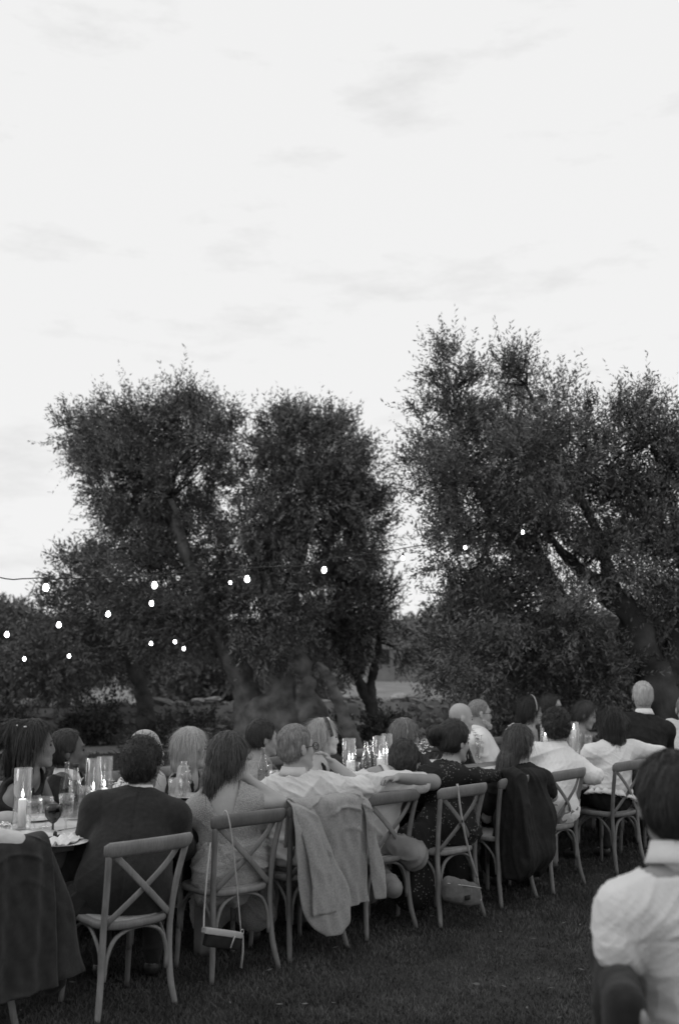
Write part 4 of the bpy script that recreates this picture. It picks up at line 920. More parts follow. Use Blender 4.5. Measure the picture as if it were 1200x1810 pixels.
    if glasses:
        b = Buf()
        for sg in (-1, 1):
            t = np.linspace(0, 2 * math.pi, 17); b.tube([hp(sg * .034 + math.cos(q) * .026, .107 - abs(math.cos(q)) * .004 * (1 if sg * math.cos(q) > 0 else 0), -.002 + math.sin(q) * .02) for q in t], .0021, 5, cap=False)
            b.tube([hp(sg * .06, .1, .004), hp(sg * .078, .06, .006), hp(sg * .084, -.005, .006), hp(sg * .083, -.03, -.01)], .0022, 5)
        b.tube([hp(-.009, .108, .002), hp(0, .111, .005), hp(.009, .108, .002)], .002, 5)
        go = b.out('glasses', M[glasses], root, off=off)
        for sg in (-1, 1): b = Buf(); b.ball(hp(sg * .034, .106, -.002), (.024, .0012, .018), HX, 12, 6); b.out('lens', M['glass'], go, off=off)
    return dict(root=root, hp=hp, tp=tp, SH=SH, AR=AR, NB=NB, off=off, HX=HX, Sd=Sd, Fd=Fd, U=U)

def seat(k, dy=0., dx=0.): x, y, rz = CH[k]; return A(x + dx, y - .065 + dy, .56)
O = ony
PPL = {}
# --- near row, left to right
PPL['n0'] = person('guest outside the left edge, only a pale shirt sleeve on the chair back showing', (-1.62, .15, 1.2), 60, seat(0, .02, -.18), 75, top=dict(m='shirt', sleeve=.93, fold=.006), collar=('shirt', .03),
    hair=('short', 'hair_dark'), arms=(None, (O(-45, 1480, -.12), O(40, 1490, -.1), O(62, 1496, -.06))), bottom='black', res=.01)
PPL['n1'] = person('man with thick dark curly hair and thin glasses in a dark suit, his back turned', O(252, 1352, .3), 28, seat(1, .05, .03), 52, top=dict(seam=('centre',), m='suit', name='suit_jacket', g=.03, ga=.026, fold=.0045, ff=9, belly=1.22, w=1.12, neck=.01, nr=.085, hem=-.2, low=.14), sw=.2,
    collar=('white', .042), hair=('curly', 'hair_dark', dict(t=.72, bottom=-.085, ca=.45)), glasses='metal', skin='skin2', bottom='suit', bottom_extra=[(A(CH[1][0] - .17, .2, .48), A(CH[1][0] - .22, .3, .1), .085, .06), (A(CH[1][0] - .1, .16, .49), A(CH[1][0] + .1, .16, .49), .1, .1), (A(CH[1][0] - .1, .3, .49), A(CH[1][0] + .1, .3, .49), .09, .09)], arms=((O(135, 1540, .38), O(205, 1500, .6)), (O(325, 1500, .36), O(262, 1492, .62))), res=.009)
PPL['n2'] = person('woman with tousled dark hair in a pale lace dress, chin on her hand', O(405, 1342, .25), 8, seat(2, .08, .06), 50, pitch=-6, female=True, sw=.155,
    top=dict(m='lace', name='dress_bodice', g=.017, sleeve=0, fold=.0025, ff=14, vback=.24, belly=1.04, hem=-.1, neck=.0), skirt=[((CH[2][0] - .12, .17, .5), .1, .09, .42), ((CH[2][0] + .05, .17, .5), .11, .1, .42)], bottom='lace',
    hair=('long', 'hair_brown', dict(chains=[[(0, -.06, .0, .075), (-.01, -.085, -.09, .062), (-.02, -.095, -.17, .04), (-.02, -.1, -.23, .014)], [(-.05, -.03, .0, .05), (-.06, -.05, -.1, .045), (-.05, -.075, -.18, .03)], [(.05, -.03, .03, .05), (.06, -.045, -.05, .035)]], t=1.2, front=.06)),
    arms=((O(350, 1440, .42), O(405, 1408, .45), O(440, 1400, .3)), (O(497, 1420, .04), O(436, 1375, .2), O(428, 1352, .24))), res=.0085)
PPL['n3'] = person('man with cropped grey hair and dark glasses in a white shirt, fist at his cheek', O(524, 1322, .2), -6, seat(3, -.02, -.02), 58, pitch=4, sw=.195,
    athick=1.2, top=dict(seam=('yoke',), m='white_grey', g=.016, ga=.026, sleeve=.53, fold=.015, ff=15, dirs=(.5, .5, 1.3), belly=1.15, w=1.05), collar=('shirt', .036), hair=('short', 'hair_grey', dict(t=.6, bottom=-.07, front=.05)), glasses='frame', skin='skin', bottom='trouser',
    arms=((O(440, 1470, .35), O(520, 1440, .55)), (O(638, 1394, .03), O(588, 1350, .15), O(569, 1328, .18))), res=.0085)
PPL['n4'] = person('dark haired boy in a pale shirt, head bowed on his arm over the chair', O(714, 1350, .14), 30, seat(4, .06, .0), 60, pitch=-28, sw=.165, nb=O(668, 1378, .2),
    skin='skin2', athick=1.25, bottom_extra=[(A(CH[4][0] + .1, .1, .54), A(CH[4][0] + .22, .02, .44), .1, .085), (A(CH[4][0] + .08, .4, .46), A(CH[4][0] + .02, .03, .27), .065, .062)],
    top=dict(m='shirt', g=.013, ga=.02, sleeve=.36, fold=.01, ff=14, dirs=(.6, .6, 1.2), belly=1.12, hem=-.12), collar=('shirt', .03), hair=('short', 'hair_dark', dict(t=1.5, bottom=-.085, front=.06)), bottom='trouser',
    sh=(None, O(690, 1388, .06)), arms=((O(640, 1440, .35), O(690, 1420, .5)), (O(765, 1383, -.02), O(705, 1376, -.03), O(680, 1376, .0))), res=.0085)
PPL['n5'] = person('woman with a dark bun in a floral dress, arm along the chair back', O(803, 1312, .2), -8, seat(5, .04, .1), 55, pitch=-6, female=True, sw=.16,
    top=dict(m='floral', name='floral_dress', g=.014, ga=.017, sleeve=.92, fold=.006, ff=20, belly=1.1, hem=-.15, neck=-.012), skirt=[((CH[5][0] - .2, .15, .5), .12, .14, .2)], bottom='floral',
    hair=('short', 'hair_dark', dict(t=1.7, chains=[[(-.02, -.12, .05, .05), (-.03, -.15, .04, .05), (-.03, -.14, .0, .04)]], bottom=-.07, side=.0, facecut=False)),
    sh=(O(735, 1378, .2), O(800, 1372, .1)), arms=((O(745, 1420, .35), O(760, 1400, .5)), (O(840, 1373, -.03), O(882, 1371, -.02), O(900, 1376, .0))), res=.0085)
PPL['n6'] = person('woman with long brown hair pinned by two white clips in a long black dress', O(918, 1318, .12), 5, seat(6, -.12, .14), 48, female=True, sw=.17, pitch=-4,
    top=dict(m='black', name='black_dress', g=.016, ga=.025, sleeve=.34, fold=.006, ff=16, belly=1.15, hem=-.12, neck=-.01), skirt=[((CH[6][0] - .1, -.09, .84), .1, .17, .34), ((CH[6][0] + .14, -.07, .82), .1, .16, .36), ((CH[6][0] + .28, .0, .66), .09, .14, .38), ((CH[6][0] - .24, -.12, .76), .09, .15, .38)], bottom='black',
    hair=('long', 'hair_brown', dict(chains=[[(0, -.06, .0, .08), (-.02, -.1, -.1, .07), (-.03, -.12, -.2, .06), (-.03, -.13, -.3, .035)], [(-.05, -.03, 0, .055), (-.075, -.06, -.1, .05), (-.09, -.09, -.19, .04)]], t=1.2, front=.055)),
    arms=(None, (O(976, 1408, .0), O(930, 1415, .3), O(910, 1416, .4))), res=.009)
PPL['n7'] = person('guest with short curly dark hair in a creased white shirt', O(982, 1285, .28), 52, seat(7, .0, .1), 58, female=False, sw=.18,
    top=dict(m='white', g=.017, ga=.024, sleeve=.6, fold=.011, ff=12, dirs=(.5, .5, 1.3), belly=1.15, hem=-.16), collar=('white', .03), hair=('curly', 'hair_dark', dict(t=.8, bottom=-.08)), bottom='trouser',
    arms=(None, (O(1052, 1372, .0), O(1010, 1385, .2), O(1000, 1385, .3))), res=.009)
PPL['n8'] = person('woman with a dark bob in a white peplum blouse, arm over the chair back', O(1082, 1282, .2), 35, seat(8, .02, .0), 58, female=True, sw=.19,
    top=dict(m='white', name='peplum_blouse', g=.018, ga=.028, sleeve=.96, fold=.0105, ff=12, dirs=(.5, .5, 1.3), belly=1.12, hem=.03, neck=-.0), bottom='black',
    hair=('bob', 'hair_dark', dict(chains=[[(0, -.05, -.02, .085), (0, -.06, -.09, .08)], [(-.06, -.01, 0, .04), (-.065, -.015, -.08, .035)], [(.06, -.01, 0, .04), (.065, -.015, -.08, .035)]])),
    sh=(None, O(1118, 1325, .1)), arms=(None, (O(1168, 1332, -.05), O(1125, 1340, .2), O(1110, 1340, .3))), res=.009)
PPL['n9'] = person('white haired man with glasses in a black suit sitting tall near the right edge', O(1136, 1232, .42), 38, (5.0, .3, .6), 52, sw=.2,
    top=dict(seam=('centre',), m='black', name='suit_jacket', g=.022, ga=.022, fold=.004, ff=16, belly=1.15, w=1.08, neck=.0, hem=-.2), collar=('white', .036), hair=('short', 'hair_white', dict(t=.6, bottom=-.07)), glasses='frame', bottom='black', skin='skin2', res=.011)
PPL['n10'] = person('guest in a pale shirt cut off by the right edge of the picture', O(1212, 1255, .5), 30, (5.75, .3, .6), 50, top=dict(m='shirt', fold=.006, sleeve=.6, g=.016), collar=('shirt', .03), hair=('crop', 'hair_mid'), bottom='trouser', res=.011)
# --- far row, all turned towards the right
def far(key, lab, px, py, y, yaw, **k):
    h = O(px, py, y); k.setdefault('res', .0095); k.setdefault('sw', .175)
    dx = k.pop('dx', -.02)
    PPL[key] = person(lab, h, yaw, (h[0] + dx, 1.78, .56), k.pop('tyaw', yaw - 25), **k); return PPL[key]
far('f0', 'woman with long dark braids set with tiny pearls in a dark strapped dress', 62, 1318, 1.42, -28, female=True, skin='skin_brown', top=dict(m='black', name='dress_bodice', g=.02, sleeve=0, strap=.07, fold=.003, hem=-.1, neck=-.02), bottom='black', skirt=[],
    hair=('long', 'hair_dark', dict(t=1.4, front=.05, chains=[[(0, -.08, .07, .05), (0, -.1, .09, .055), (0, -.13, .06, .04)], [(-.03, -.1, .02, .05), (-.06, -.12, -.06, .05), (-.07, -.12, -.16, .035)]], fv=.035)))
far('f1', 'dark skinned man with short black hair in a dark jacket and white shirt', 122, 1330, 1.66, -30, pitch=8, skin='skin3', top=dict(m='suit', name='jacket', g=.02, fold=.004, neck=.0), collar=('white', .05), hair=('short', 'hair_dark', dict(t=1.4)), bottom='suit')
far('f2', 'bald man in a white shirt hidden behind the dark suited man', 259, 1325, 1.62, -45, top=dict(m='white', fold=.006), collar=('white', .03), hair=('fringe', 'hair_grey'), bottom='black')
far('f3', 'woman with a smooth blond bob and drop earrings in a sleeveless dark dress', 338, 1325, 1.6, -28, female=True, sw=.16, top=dict(m='suit', name='dress_bodice', g=.01, sleeve=0, fold=.003, hem=-.1, neck=-.04, strap=.07), bottom='suit', skirt=[],
    hair=('bob', 'hair_blond', dict(t=1.15, front=.07, chains=[[(0, -.05, 0, .08), (0, -.06, -.09, .07), (0, -.055, -.14, .05)], [(-.065, -.005, .02, .035), (-.068, -.01, -.08, .032), (-.06, -.02, -.13, .025)], [(.065, .0, .02, .035), (.068, -.01, -.06, .03), (.062, -.02, -.12, .025)]], fv=.03)),
    arms=((O(312, 1440, 1.35), O(318, 1375, 1.4), O(322, 1362, 1.42)), None))
far('f4', 'dark haired young man in a pale shirt with a dark strap, looking right', 465, 1306, 1.66, -20, skin='skin2', top=dict(m='linen', fold=.006), collar=('linen', .03), hair=('short', 'hair_dark', dict(t=1.3, front=.055)), bottom='black')
far('f5', 'blond woman wearing a jewelled hairband and a dark sleeveless dress', 572, 1304, 1.6, -34, female=True, sw=.16, top=dict(m='suit', name='dress_bodice', g=.01, sleeve=0, fold=.003, neck=-.03, strap=.06), bottom='suit', skirt=[],
    hair=('long', 'hair_blond', dict(t=1., front=.05, chains=[[(-.04, -.05, 0, .055), (-.05, -.06, -.07, .045), (-.04, -.05, -.12, .03)], [(0, -.07, 0, .05), (0, -.09, -.05, .03)]], fv=.02)))
far('f6', 'woman with straight dark blond hair, fringe and glasses, hand at her chin', 717, 1302, 1.6, -30, female=True, sw=.16, top=dict(m='jacket', name='blouse', fold=.005, g=.012), bottom='suit', skirt=[], glasses='frame',
    hair=('bob', 'hair_mid', dict(t=1.1, front=.085, chains=[[(0, -.05, 0, .08), (0, -.06, -.07, .07), (0, -.06, -.13, .05)], [(-.06, 0, .02, .035), (-.068, -.01, -.08, .035)], [(.06, 0, .02, .035), (.068, -.01, -.08, .03)]], fv=.035)),
    arms=(None, (O(765, 1370, 1.3), O(742, 1335, 1.45), O(738, 1322, 1.5))))
far('f7', 'bald clean shaven man in a black suit and white shirt, reading beside a bearded man', 815, 1270, 1.66, -32, pitch=-8, top=dict(m='black', name='suit_jacket', g=.02, fold=.004, neck=0.), collar=('white', .04), hair=('fringe', 'hair_grey', dict(t=.6, top=-.0)), bottom='black')
far('f8', 'balding man with a pale beard, dark glasses and a bow tie', 848, 1262, 1.92, -34, top=dict(m='white', name='shirt', g=.016, fold=.004), collar=('white', .035), hair=('crop', 'hair_grey', dict(t=.6)), glasses='frame', bottom='black', dx=.05)
far('f9', 'woman with wavy dark hair under a pale hairband, looking right', 938, 1258, 1.66, -30, female=True, sw=.16, top=dict(m='linen', name='blouse', fold=.005, g=.012), bottom='suit', skirt=[], res=.011,
    hair=('long', 'hair_dark', dict(t=1.4, front=.05, chains=[[(0, -.06, 0, .07), (-.02, -.09, -.08, .06), (-.02, -.1, -.14, .04)]])))
far('f10', 'young woman with dark hair pulled back, bending her head forward', 1034, 1264, 1.66, -55, pitch=-18, female=True, sw=.16, top=dict(m='linen', name='blouse', fold=.005, g=.012, sleeve=.3), bottom='suit', skirt=[], res=.011,
    hair=('long', 'hair_brown', dict(t=.8, front=.05, chains=[[(0, -.07, 0, .06), (-.02, -.09, -.08, .04)]])))
far('f11', 'dark haired guest almost hidden behind the curly haired guest', 975, 1252, 1.9, -60, top=dict(m='black', name='jacket', g=.02, fold=.004), hair=('short', 'hair_dark', dict(t=1.3)), bottom='black', res=.013)

# beard, bow tie, clips, hairbands, pearls, earring
def extra(p, name, b, m): return b.out(name, M[m], p['root'], off=p['off'])
p = PPL['f8']; f = Field(p['hp'](0, .04, -.08) - .1, p['hp'](0, .04, -.08) + .1, .006)
for sg in (-1, 1): f.rc(p['hp'](sg * .055, .01, -.055), p['hp'](sg * .02, .08, -.1), .02, .024, .02)
f.ell(p['hp'](0, .083, -.115), (.028, .022, .03), p['HX'], .02); V, Fq = f.mesh(); N = vnormals(V, Fq); V = strands(V, N, .0025, 200, 3, (0, 0, 1)); link('beard', make_mesh('beard', V - p['off'], Fq, np.zeros((0, 3), int)), M['hair_white'], p['root'])
b = Buf(); q = p['hp'](0, .05, -.175)
for sg in (-1, 1): b.tube([q, q + p['Sd'] * sg * .03, q + p['Sd'] * sg * .06], [.008, .014, .024], 8, flat=.9)
extra(p, 'bow_tie', b, 'black')
p = PPL['f7']; b = Buf(); q = p['NB'] + p['Fd'] * .085
b.add([q + p['Sd'] * -.05 + p['U'] * .03, q + p['Sd'] * .05 + p['U'] * .03, q + p['Fd'] * .055 - p['U'] * .18 + p['Sd'] * .012, q + p['Fd'] * .055 - p['U'] * .18 - p['Sd'] * .012], [(0, 1, 2, 3)]); extra(p, 'shirt_front', b, 'white')
p = PPL['f1']; b = Buf(); q = p['NB'] + p['Fd'] * .09
b.add([q + p['Sd'] * -.06 + p['U'] * .03, q + p['Sd'] * .06 + p['U'] * .03, q + p['Fd'] * .06 - p['U'] * .24 + p['Sd'] * .03, q + p['Fd'] * .06 - p['U'] * .24 - p['Sd'] * .03], [(0, 1, 2, 3)]); extra(p, 'shirt_front', b, 'white')
p = PPL['n6']
for a_, c_ in (((.03, -.02, .14), (.055, -.03, .118)), ((.02, -.065, .125), (.045, -.075, .095))):
    b = Buf(); b.tube([p['hp'](-a_[0], a_[1], a_[2]), p['hp'](-c_[0] - .01, c_[1] - .01, c_[2])], .0042, 6); extra(p, 'hair_clip', b, 'china')
def band(p, m, r=.004, v=.02, t=1.0, tilt=0.):
    b = Buf(); b.tube([p['hp'](math.cos(a) * .096 * t, v - .01 + tilt * math.sin(a), .025 + math.sin(a) * .105 * t) for a in np.linspace(-.1, math.pi + .1, 22)], r, 6, flat=1.6); extra(p, 'hairband', b, m)
band(PPL['f5'], 'dark', .012, .05, 1.02, -.03); band(PPL['f9'], 'strap', .005, .02, 1.12); band(PPL['f6'], 'strap', .003, -.01, 1.08)
p = PPL['f5']; b = Buf()
for k_ in range(7): b.ball(p['hp'](.03 * (k_ - 3) * .6, .03, .135 - abs(k_ - 3) * .003), .009, nu=8, nv=6)
extra(p, 'hairband_jewels', b, 'metal')
p = PPL['f0']
for k_ in range(9):
    a = k_ * .8; b = Buf(); b.ball(p['hp'](math.cos(a) * .075, -.06 + math.sin(a) * .06, .135 - .03 * abs(math.cos(a))), .0055, nu=8, nv=6); extra(p, 'pearl', b, 'china')
for k_ in range(14):                                   # braids hanging in front of the ear and down the back
    u = .085 * math.cos(k_ * .45) ; v = -.0 - .1 * abs(math.sin(k_ * .45)); P = spl([p['hp'](u * .8, v * .8, .09), p['hp'](u * 1.15, v, 0), p['hp'](u * 1.2, v - .01, -.12), p['hp'](u * 1.15, v - .02, -.2 - .03 * (k_ % 3))], 30)
    b = Buf(); b.tube(P, .0085 * (1 + .25 * np.sin(np.arange(30) * 1.6)), 6); extra(p, 'braid', b, 'hair_dark')
p = PPL['f3']
for sg in (-1, 1): b = Buf(); b.ball(p['hp'](sg * .087, .005, -.045), .008, nu=8, nv=6); b.ball(p['hp'](sg * .087, .005, -.062), (.006, .006, .011), nu=8, nv=6); extra(p, 'earring', b, 'metal')
p = PPL['n5']; b = Buf(); b.tube([p['NB'] + p['Sd'] * math.cos(a) * .072 - p['Fd'] * math.sin(a) * .075 + p['U'] * (.02 - .01 * math.sin(a)) for a in np.linspace(0, math.pi, 20)], .0025, 5); extra(p, 'necklace', b, 'metal')
# peplum ruffle
p = PPL['n8']; b = Buf(); n = 72; rows_ = []
for k_, (g_, w_) in enumerate(((.0, .06), (.018, .03), (.035, -.0), (.045, -.03))):
    rows_.append([p['tp'](math.cos(a) * (.155 + g_) * (1 + .05 * k_ * math.sin(a * 16)), math.sin(a) * (.125 + g_) * (1 + .05 * k_ * math.sin(a * 16)), (w_ + .02) / .55) for a in np.arange(n) * 2 * math.pi / n])
b.add(np.concatenate(rows_), [(k_ * n + j, k_ * n + (j + 1) % n, (k_ + 1) * n + (j + 1) % n, (k_ + 1) * n + j) for k_ in range(3) for j in range(n)]); o = extra(p, 'peplum_ruffle', b, 'white'); o.modifiers.new('thickness', 'SOLIDIFY').thickness = .003

# ------------------------------------------------------------------ foreground man at the right
fc_ = at(1180, 1700, 3.02); 
h_ = at(1188, 1422, 3.1)
p = person('dark haired man in a white shirt at the bottom right, nearest the camera', h_, 40, (h_[0] + .05, h_[1] - .1, .58), 30, pitch=-4, sw=.18, scale=1.12, wide=1.0, sh=(at(1106, 1618, 3.04), None),
    top=dict(seam=('yoke',), m='white_grey', g=.02, ga=.024, sleeve=.94, fold=.011, ff=9, dirs=(.9, .9, 1.1), belly=1.12, w=1.04, hem=-.02, neck=.008, res=.007), collar=('white_grey', .045), hair=('short', 'hair_dark', dict(t=1.25, bottom=-.085, strands=6000)), bottom='suit', skin='skin2', group='guests near the camera',
    arms=((at(1094, 1676, 3.02), at(1190, 1690, 3.45)), None), res=.0075)
PPL['fg'] = p
def seam(p, pts, name, m, lift):
    b = Buf(); b.tube(spl(pts, 20), .0022, 5); b.out(name, M[m], p['root'], off=p['off'])
c = copy_tree(chair0); c['label'] = 'cross back chair of the man at the bottom right, under a dark jacket'; c['group'] = 'cross back chairs near the camera'
cb = at(1092, 1712, 3.0); FR = -YAW - math.radians(100); c.location = (cb[0] - math.sin(FR) * .27, cb[1] + math.cos(FR) * .27, 0); c.rotation_euler = (0, 0, FR); FGC = c

# ------------------------------------------------------------------ draped jackets
def drape(name, label, cat, m, outline_rows, th, root_loc, rz, fold=.012, parts=()):
    """rows: list of (y, z, x_left, x_right) running over the chair rail and down its back, chair coordinates"""
    root = thing(name, label, cat, root_loc, rz)
    def panel(pname, rows, seed, nx=80, ny=130, ff=16, lab=None, hem=.0):
        rows = np.array(rows, float); q = spl(rows, ny); g = np.random.default_rng(seed); ph = g.random(6) * 6.28; V = []
        for i in range(ny):
            y, z, x0, x1 = q[i]; t = i / (ny - 1)
            for j in range(nx):
                u = j / (nx - 1); x = x0 + (x1 - x0) * u; d = min(1, t * 2.2)
                w = fold * d * (math.sin(x * ff * 2.2 + ph[0] + t * 1.5) + .5 * math.sin(x * ff * 4.1 + ph[1] - t * 2)) + fold * 1.3 * (1 - abs(math.sin(z * 23 + 1.6 * math.sin(x * 9 + ph[2]) + 2.5 * math.sin(x * 3 + z * 6) + ph[3]))) ** 5 * max(0, math.sin(z * 9 + x * 5 + ph[5]) + .45) * (1 if .1 < u < .9 else .3) + fold * .25 * math.sin(x * 70 + z * 40 + ph[4])
                V.append((x, y - w - .02 * d * (1 - (2 * u - 1) ** 2), z + hem * math.sin(u * 3.14 * 2 + ph[5]) * t))
        b = Buf(); b.add(V, [(i * nx + j, i * nx + j + 1, (i + 1) * nx + j + 1, (i + 1) * nx + j) for i in range(ny - 1) for j in range(nx - 1)])
        o = b.out(pname, M[m], root); s_ = o.modifiers.new('thickness', 'SOLIDIFY'); s_.thickness = th; s_.offset = 1; return o
    panel('back_panel', outline_rows, 11)
    for k, (pn, rows, sd_) in enumerate(parts): panel(pn, rows, sd_, 16, 44, hem=0)
    return root
x, y, rz = CH[3]
drape('draped_jacket', 'light linen jacket draped over the chair back behind the grey haired man', 'jacket', 'linen',
  [(-.16, .62, -.22, .22), (-.205, .8, -.25, .24), (-.235, .895, -.262, .258), (-.3, .9, -.268, .262), (-.335, .84, -.25, .262), (-.33, .66, -.2, .27), (-.32, .48, -.15, .28), (-.31, .34, -.12, .29), (-.31, .27, -.1, .3)], .006, (x, y, 0), rz, .011,
  [('front_flap', [(-.25, .9, -.275, -.2), (-.325, .86, -.3, -.15), (-.36, .7, -.31, -.08), (-.37, .5, -.3, .02), (-.38, .33, -.27, .09), (-.385, .22, -.2, .08), (-.385, .15, -.1, .02)], 5),
   ('sleeve', [(-.26, .9, -.285, -.2), (-.35, .84, -.29, -.16), (-.39, .65, -.26, -.1), (-.4, .45, -.23, -.07), (-.4, .28, -.22, -.05)], 8),
   ('sleeve', [(-.27, .89, .2, .27), (-.34, .82, .23, .3), (-.35, .6, .26, .35), (-.34, .42, .3, .4), (-.33, .28, .33, .42)], 9)])
x, y, rz = CH[0]
drape('draped_jacket', 'charcoal jacket draped over the chair back at the left edge', 'jacket', 'jacket',
  [(-.16, .6, -.24, .22), (-.205, .8, -.27, .25), (-.235, .895, -.29, .268), (-.3, .9, -.3, .272), (-.335, .84, -.32, .28), (-.34, .66, -.34, .3), (-.34, .48, -.36, .315), (-.33, .34, -.38, .33), (-.33, .22, -.4, .34)], .007, (x, y, 0), rz, .008,
  [('front_flap', [(-.24, .89, .2, .275), (-.28, .8, .22, .33), (-.3, .6, .22, .41), (-.3, .4, .22, .47), (-.3, .24, .2, .52)], 5)])
fj = Field((-.42, -.6, .0), (.42, .05, 1.0), .011)
for sx in (-1, 0): fj.rc((sx * .2, -.27, .86), ((sx + 1) * .2, -.27, .86), .045, .045, .03)
for sx in (-.2, -.07, .07, .2):
    fj.rc((sx, -.27, .85), (sx * 1.15, -.285, .55), .046, .07, .06); fj.rc((sx * 1.15, -.285, .55), (sx * 1.3, -.3, .18), .07, .1, .06)
fj.cut(lambda X, Y, Z: .14 - Z + X * 0 + Y * 0)
V, Fq = fj.mesh(); N = vnormals(V, Fq); V = folds(V, N, .016, 12, 77, (1.3, 1.3, .3)); V = folds(V, N, .004, 40, 78)
o = link('draped_jacket', make_mesh('draped_jacket', V, Fq, np.zeros((0, 3), int)), M['suit']); o.location = FGC.location; o.rotation_euler = (0, 0, FR)
tag(o, 'dark jacket over the chair of the man at the bottom right', 'jacket')

# ------------------------------------------------------------------ bags on the chairs
x, y, rz = CH[2]; root = thing('purse', 'small pale topped strap purse hanging from the chair rail of the lace dress woman', 'purse', (x, y, 0), rz)
def L2(px, py, yy): q = O(px, py, y + yy); d = q - A(x, y, 0); c_, s_ = math.cos(-rz), math.sin(-rz); return A(d[0] * c_ - d[1] * s_, d[0] * s_ + d[1] * c_, d[2])
a_, c_ = L2(360, 1645, -.33), L2(426, 1654, -.33); ctr = (a_ + c_) / 2; dx = nrm(c_ - a_); hw = np.linalg.norm(c_ - a_) / 2
ax3 = np.stack([dx, nrm(np.cross(A(0, 0, 1), dx)), np.cross(dx, nrm(np.cross(A(0, 0, 1), dx)))])
b = Buf(); b.box(ctr, (hw, .022, .016), ax3, .006); b.out('flap', M['strap'], root)
b = Buf(); b.box(ctr - A(0, 0, .045), (hw * .93, .018, .032), ax3, .01); b.out('pouch', M['black'], root)
b = Buf(); b.tube(spl([c_ + A(0, 0, .01), L2(418, 1560, -.33), L2(411, 1490, -.31), L2(404, 1446, -.29), A(*(L2(404, 1446, -.27)[:2] + (0, .035)), .885), A(*(L2(404, 1446, -.27)[:2] + (0, .06)), .84)], 26), .0065, 6, flat=.35); b.tube(spl([a_ + A(0, 0, .01), L2(361, 1610, -.28), L2(366, 1545, -.25), L2(372, 1490, -.2)], 16), .005, 6, flat=.4); b.out('strap', M['strap'], root)
b = Buf(); b.tube([c_ + A(.004, -.01, 0), c_ + A(.002, -.015, -.08), c_ + A(-.006, -.012, -.16)], [.008, .009, .01], 6, flat=.3); b.out('strap_tail', M['strap'], root)
b = Buf(); b.tube([ctr + A(.06, -.025, -.02), ctr + A(.03, -.03, -.075)], .004, 6); b.out('zip_pull', M['strap'], root)
b = Buf(); t_ = np.linspace(0, 6.28, 14); b.tube([c_ + A(math.cos(q) * .01, -.01, .02 + math.sin(q) * .012) for q in t_], .002, 5); b.out('buckle', M['metal'], root)
x, y, rz = CH[5]; root = thing('belt_bag', 'grey canvas belt bag hanging by its strap below the seat of the floral dress woman', 'bag', (x, y, 0), rz)
def bagf(px, py, yy=-.3): return L2(px, py, yy)
f = Field(bagf(780, 1540) - .25, bagf(850, 1610) + .3, .008); P0, P1 = bagf(793, 1562), bagf(836, 1574)
f.rc(P0, P1, .045, .045, .03); f.rc(P0 - A(-.005, 0, .07), P1 - A(0, 0, .07), .045, .042, .05); V, Fq = f.mesh(); N = vnormals(V, Fq); V = folds(V, N, .004, 30, 5); link('pouch', make_mesh('pouch', V, Fq, np.zeros((0, 3), int)), M['bag'], root)
b = Buf(); b.tube(spl([P0 + A(-.045, -.03, .01), (P0 + P1) / 2 + A(0, -.05, .012), P1 + A(.045, -.03, .01)], 14), .003, 5); b.out('zip', M['strap'], root)
b = Buf(); b.box((P0 + P1) / 2 + A(.0, -.052, -.06), (.022, .003, .014)); b.out('patch', M['black'], root)
b = Buf(); b.tube(spl([bagf(808, 1386, -.27), bagf(815, 1440, -.3), bagf(825, 1490, -.3), bagf(836, 1530, -.3), bagf(843, 1552, -.29)], 24), .0095, 6, flat=.3); b.tube(spl([bagf(843, 1550, -.29), bagf(850, 1585, -.27), P1 + A(.05, -.02, -.07)], 10), .006, 6, flat=.4); b.out('strap', M['strap'], root)
b = Buf(); b.box(bagf(818, 1452, -.305), (.012, .004, .008)); b.out('buckle', M['dark'], root)

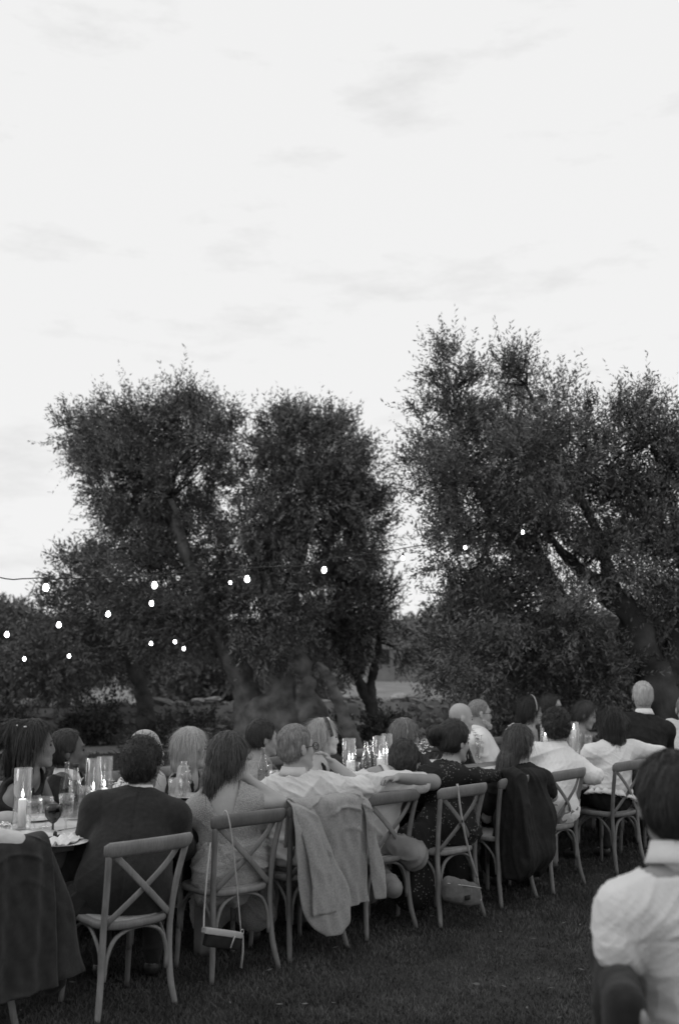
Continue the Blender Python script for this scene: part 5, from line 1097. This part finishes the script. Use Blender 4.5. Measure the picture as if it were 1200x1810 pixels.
# ------------------------------------------------------------------ cutlery and more glasses by the near places
def cutlery(label, px, py, rz, knife=True):
    p_ = onz(px, py, TZ); root = None; b = Buf()
    b.tube([(0, 0, 0), (0, .06, .002), (0, .11, .004)], [.0045, .0035, .003], 6, flat=.5)
    if knife: b.box((0, .15, .004), (.008, .045, .0012), bev=.001)
    else:
        b.box((0, .125, .004), (.01, .014, .0012), bev=.001)
        for i in (-1.5, -.5, .5, 1.5): b.box((i * .0055, .16, .004), (.0013, .024, .0012))
    o = b.out('knife' if knife else 'fork', M['metal']); o.location = (p_[0], p_[1], TZ + .004); o.rotation_euler = (0, 0, rz); tag(o, label, 'cutlery')
cutlery('steel knife on the table left of the suited man plate', 84, 1498, .1)
cutlery('steel fork on the table between the two plates at the left', 76, 1490, -.1, False)
gl(tumbler, 'tumbler', 'ribbed tumbler far behind the leftmost candle', 'glass', 52, 1440)
gl(flute, 'flute', 'stemmed glass just left of the candle pair', 'glass', 148, 1450)
gl(tumbler, 'tumbler', 'low ribbed tumbler in front of the candle pair', 'glass', 158, 1462)
gl(flute, 'flute', 'stemmed glass between the blond bob and the tousled hair', 'glass', 352, 1398)
gl(goblet, 'wine_glass', 'wine glass behind the ear of the dark suited man', 'glass', 325, 1410)
gl(goblet, 'wine_glass', 'wine glass right of the two pale necked bottles', 'glass', 690, 1368)
gl(flute, 'flute', 'stemmed glass in front of the bald clean shaven man', 'glass', 790, 1345)
gl(flute, 'flute', 'stemmed glass left of the curly haired guest in white', 'glass', 958, 1325)

# fallen olive leaves on the lawn
b = Buf()
for _ in range(260):
    D = 3.2 + 8 * rng.random() ** .8; X = (rng.random() * 2 - 1) * D * .34; x, y = CG(X, D); a = rng.random() * 6.28; d = np.array([math.cos(a), math.sin(a), .1 * rng.normal()]); q = np.array([-math.sin(a), math.cos(a), .3 * rng.normal()]); c = np.array([x, y, .02 + .012 * rng.random()])
    b.add([c - d * .022, c + q * .006, c + d * .022, c - q * .006], [(0, 1, 2, 3)])
tag(b.out('fallen_leaves', mat('dry_leaf', .1, .8, .4, 3), smooth=False), 'fallen olive leaves scattered over the dark lawn', 'leaves', kind='stuff')
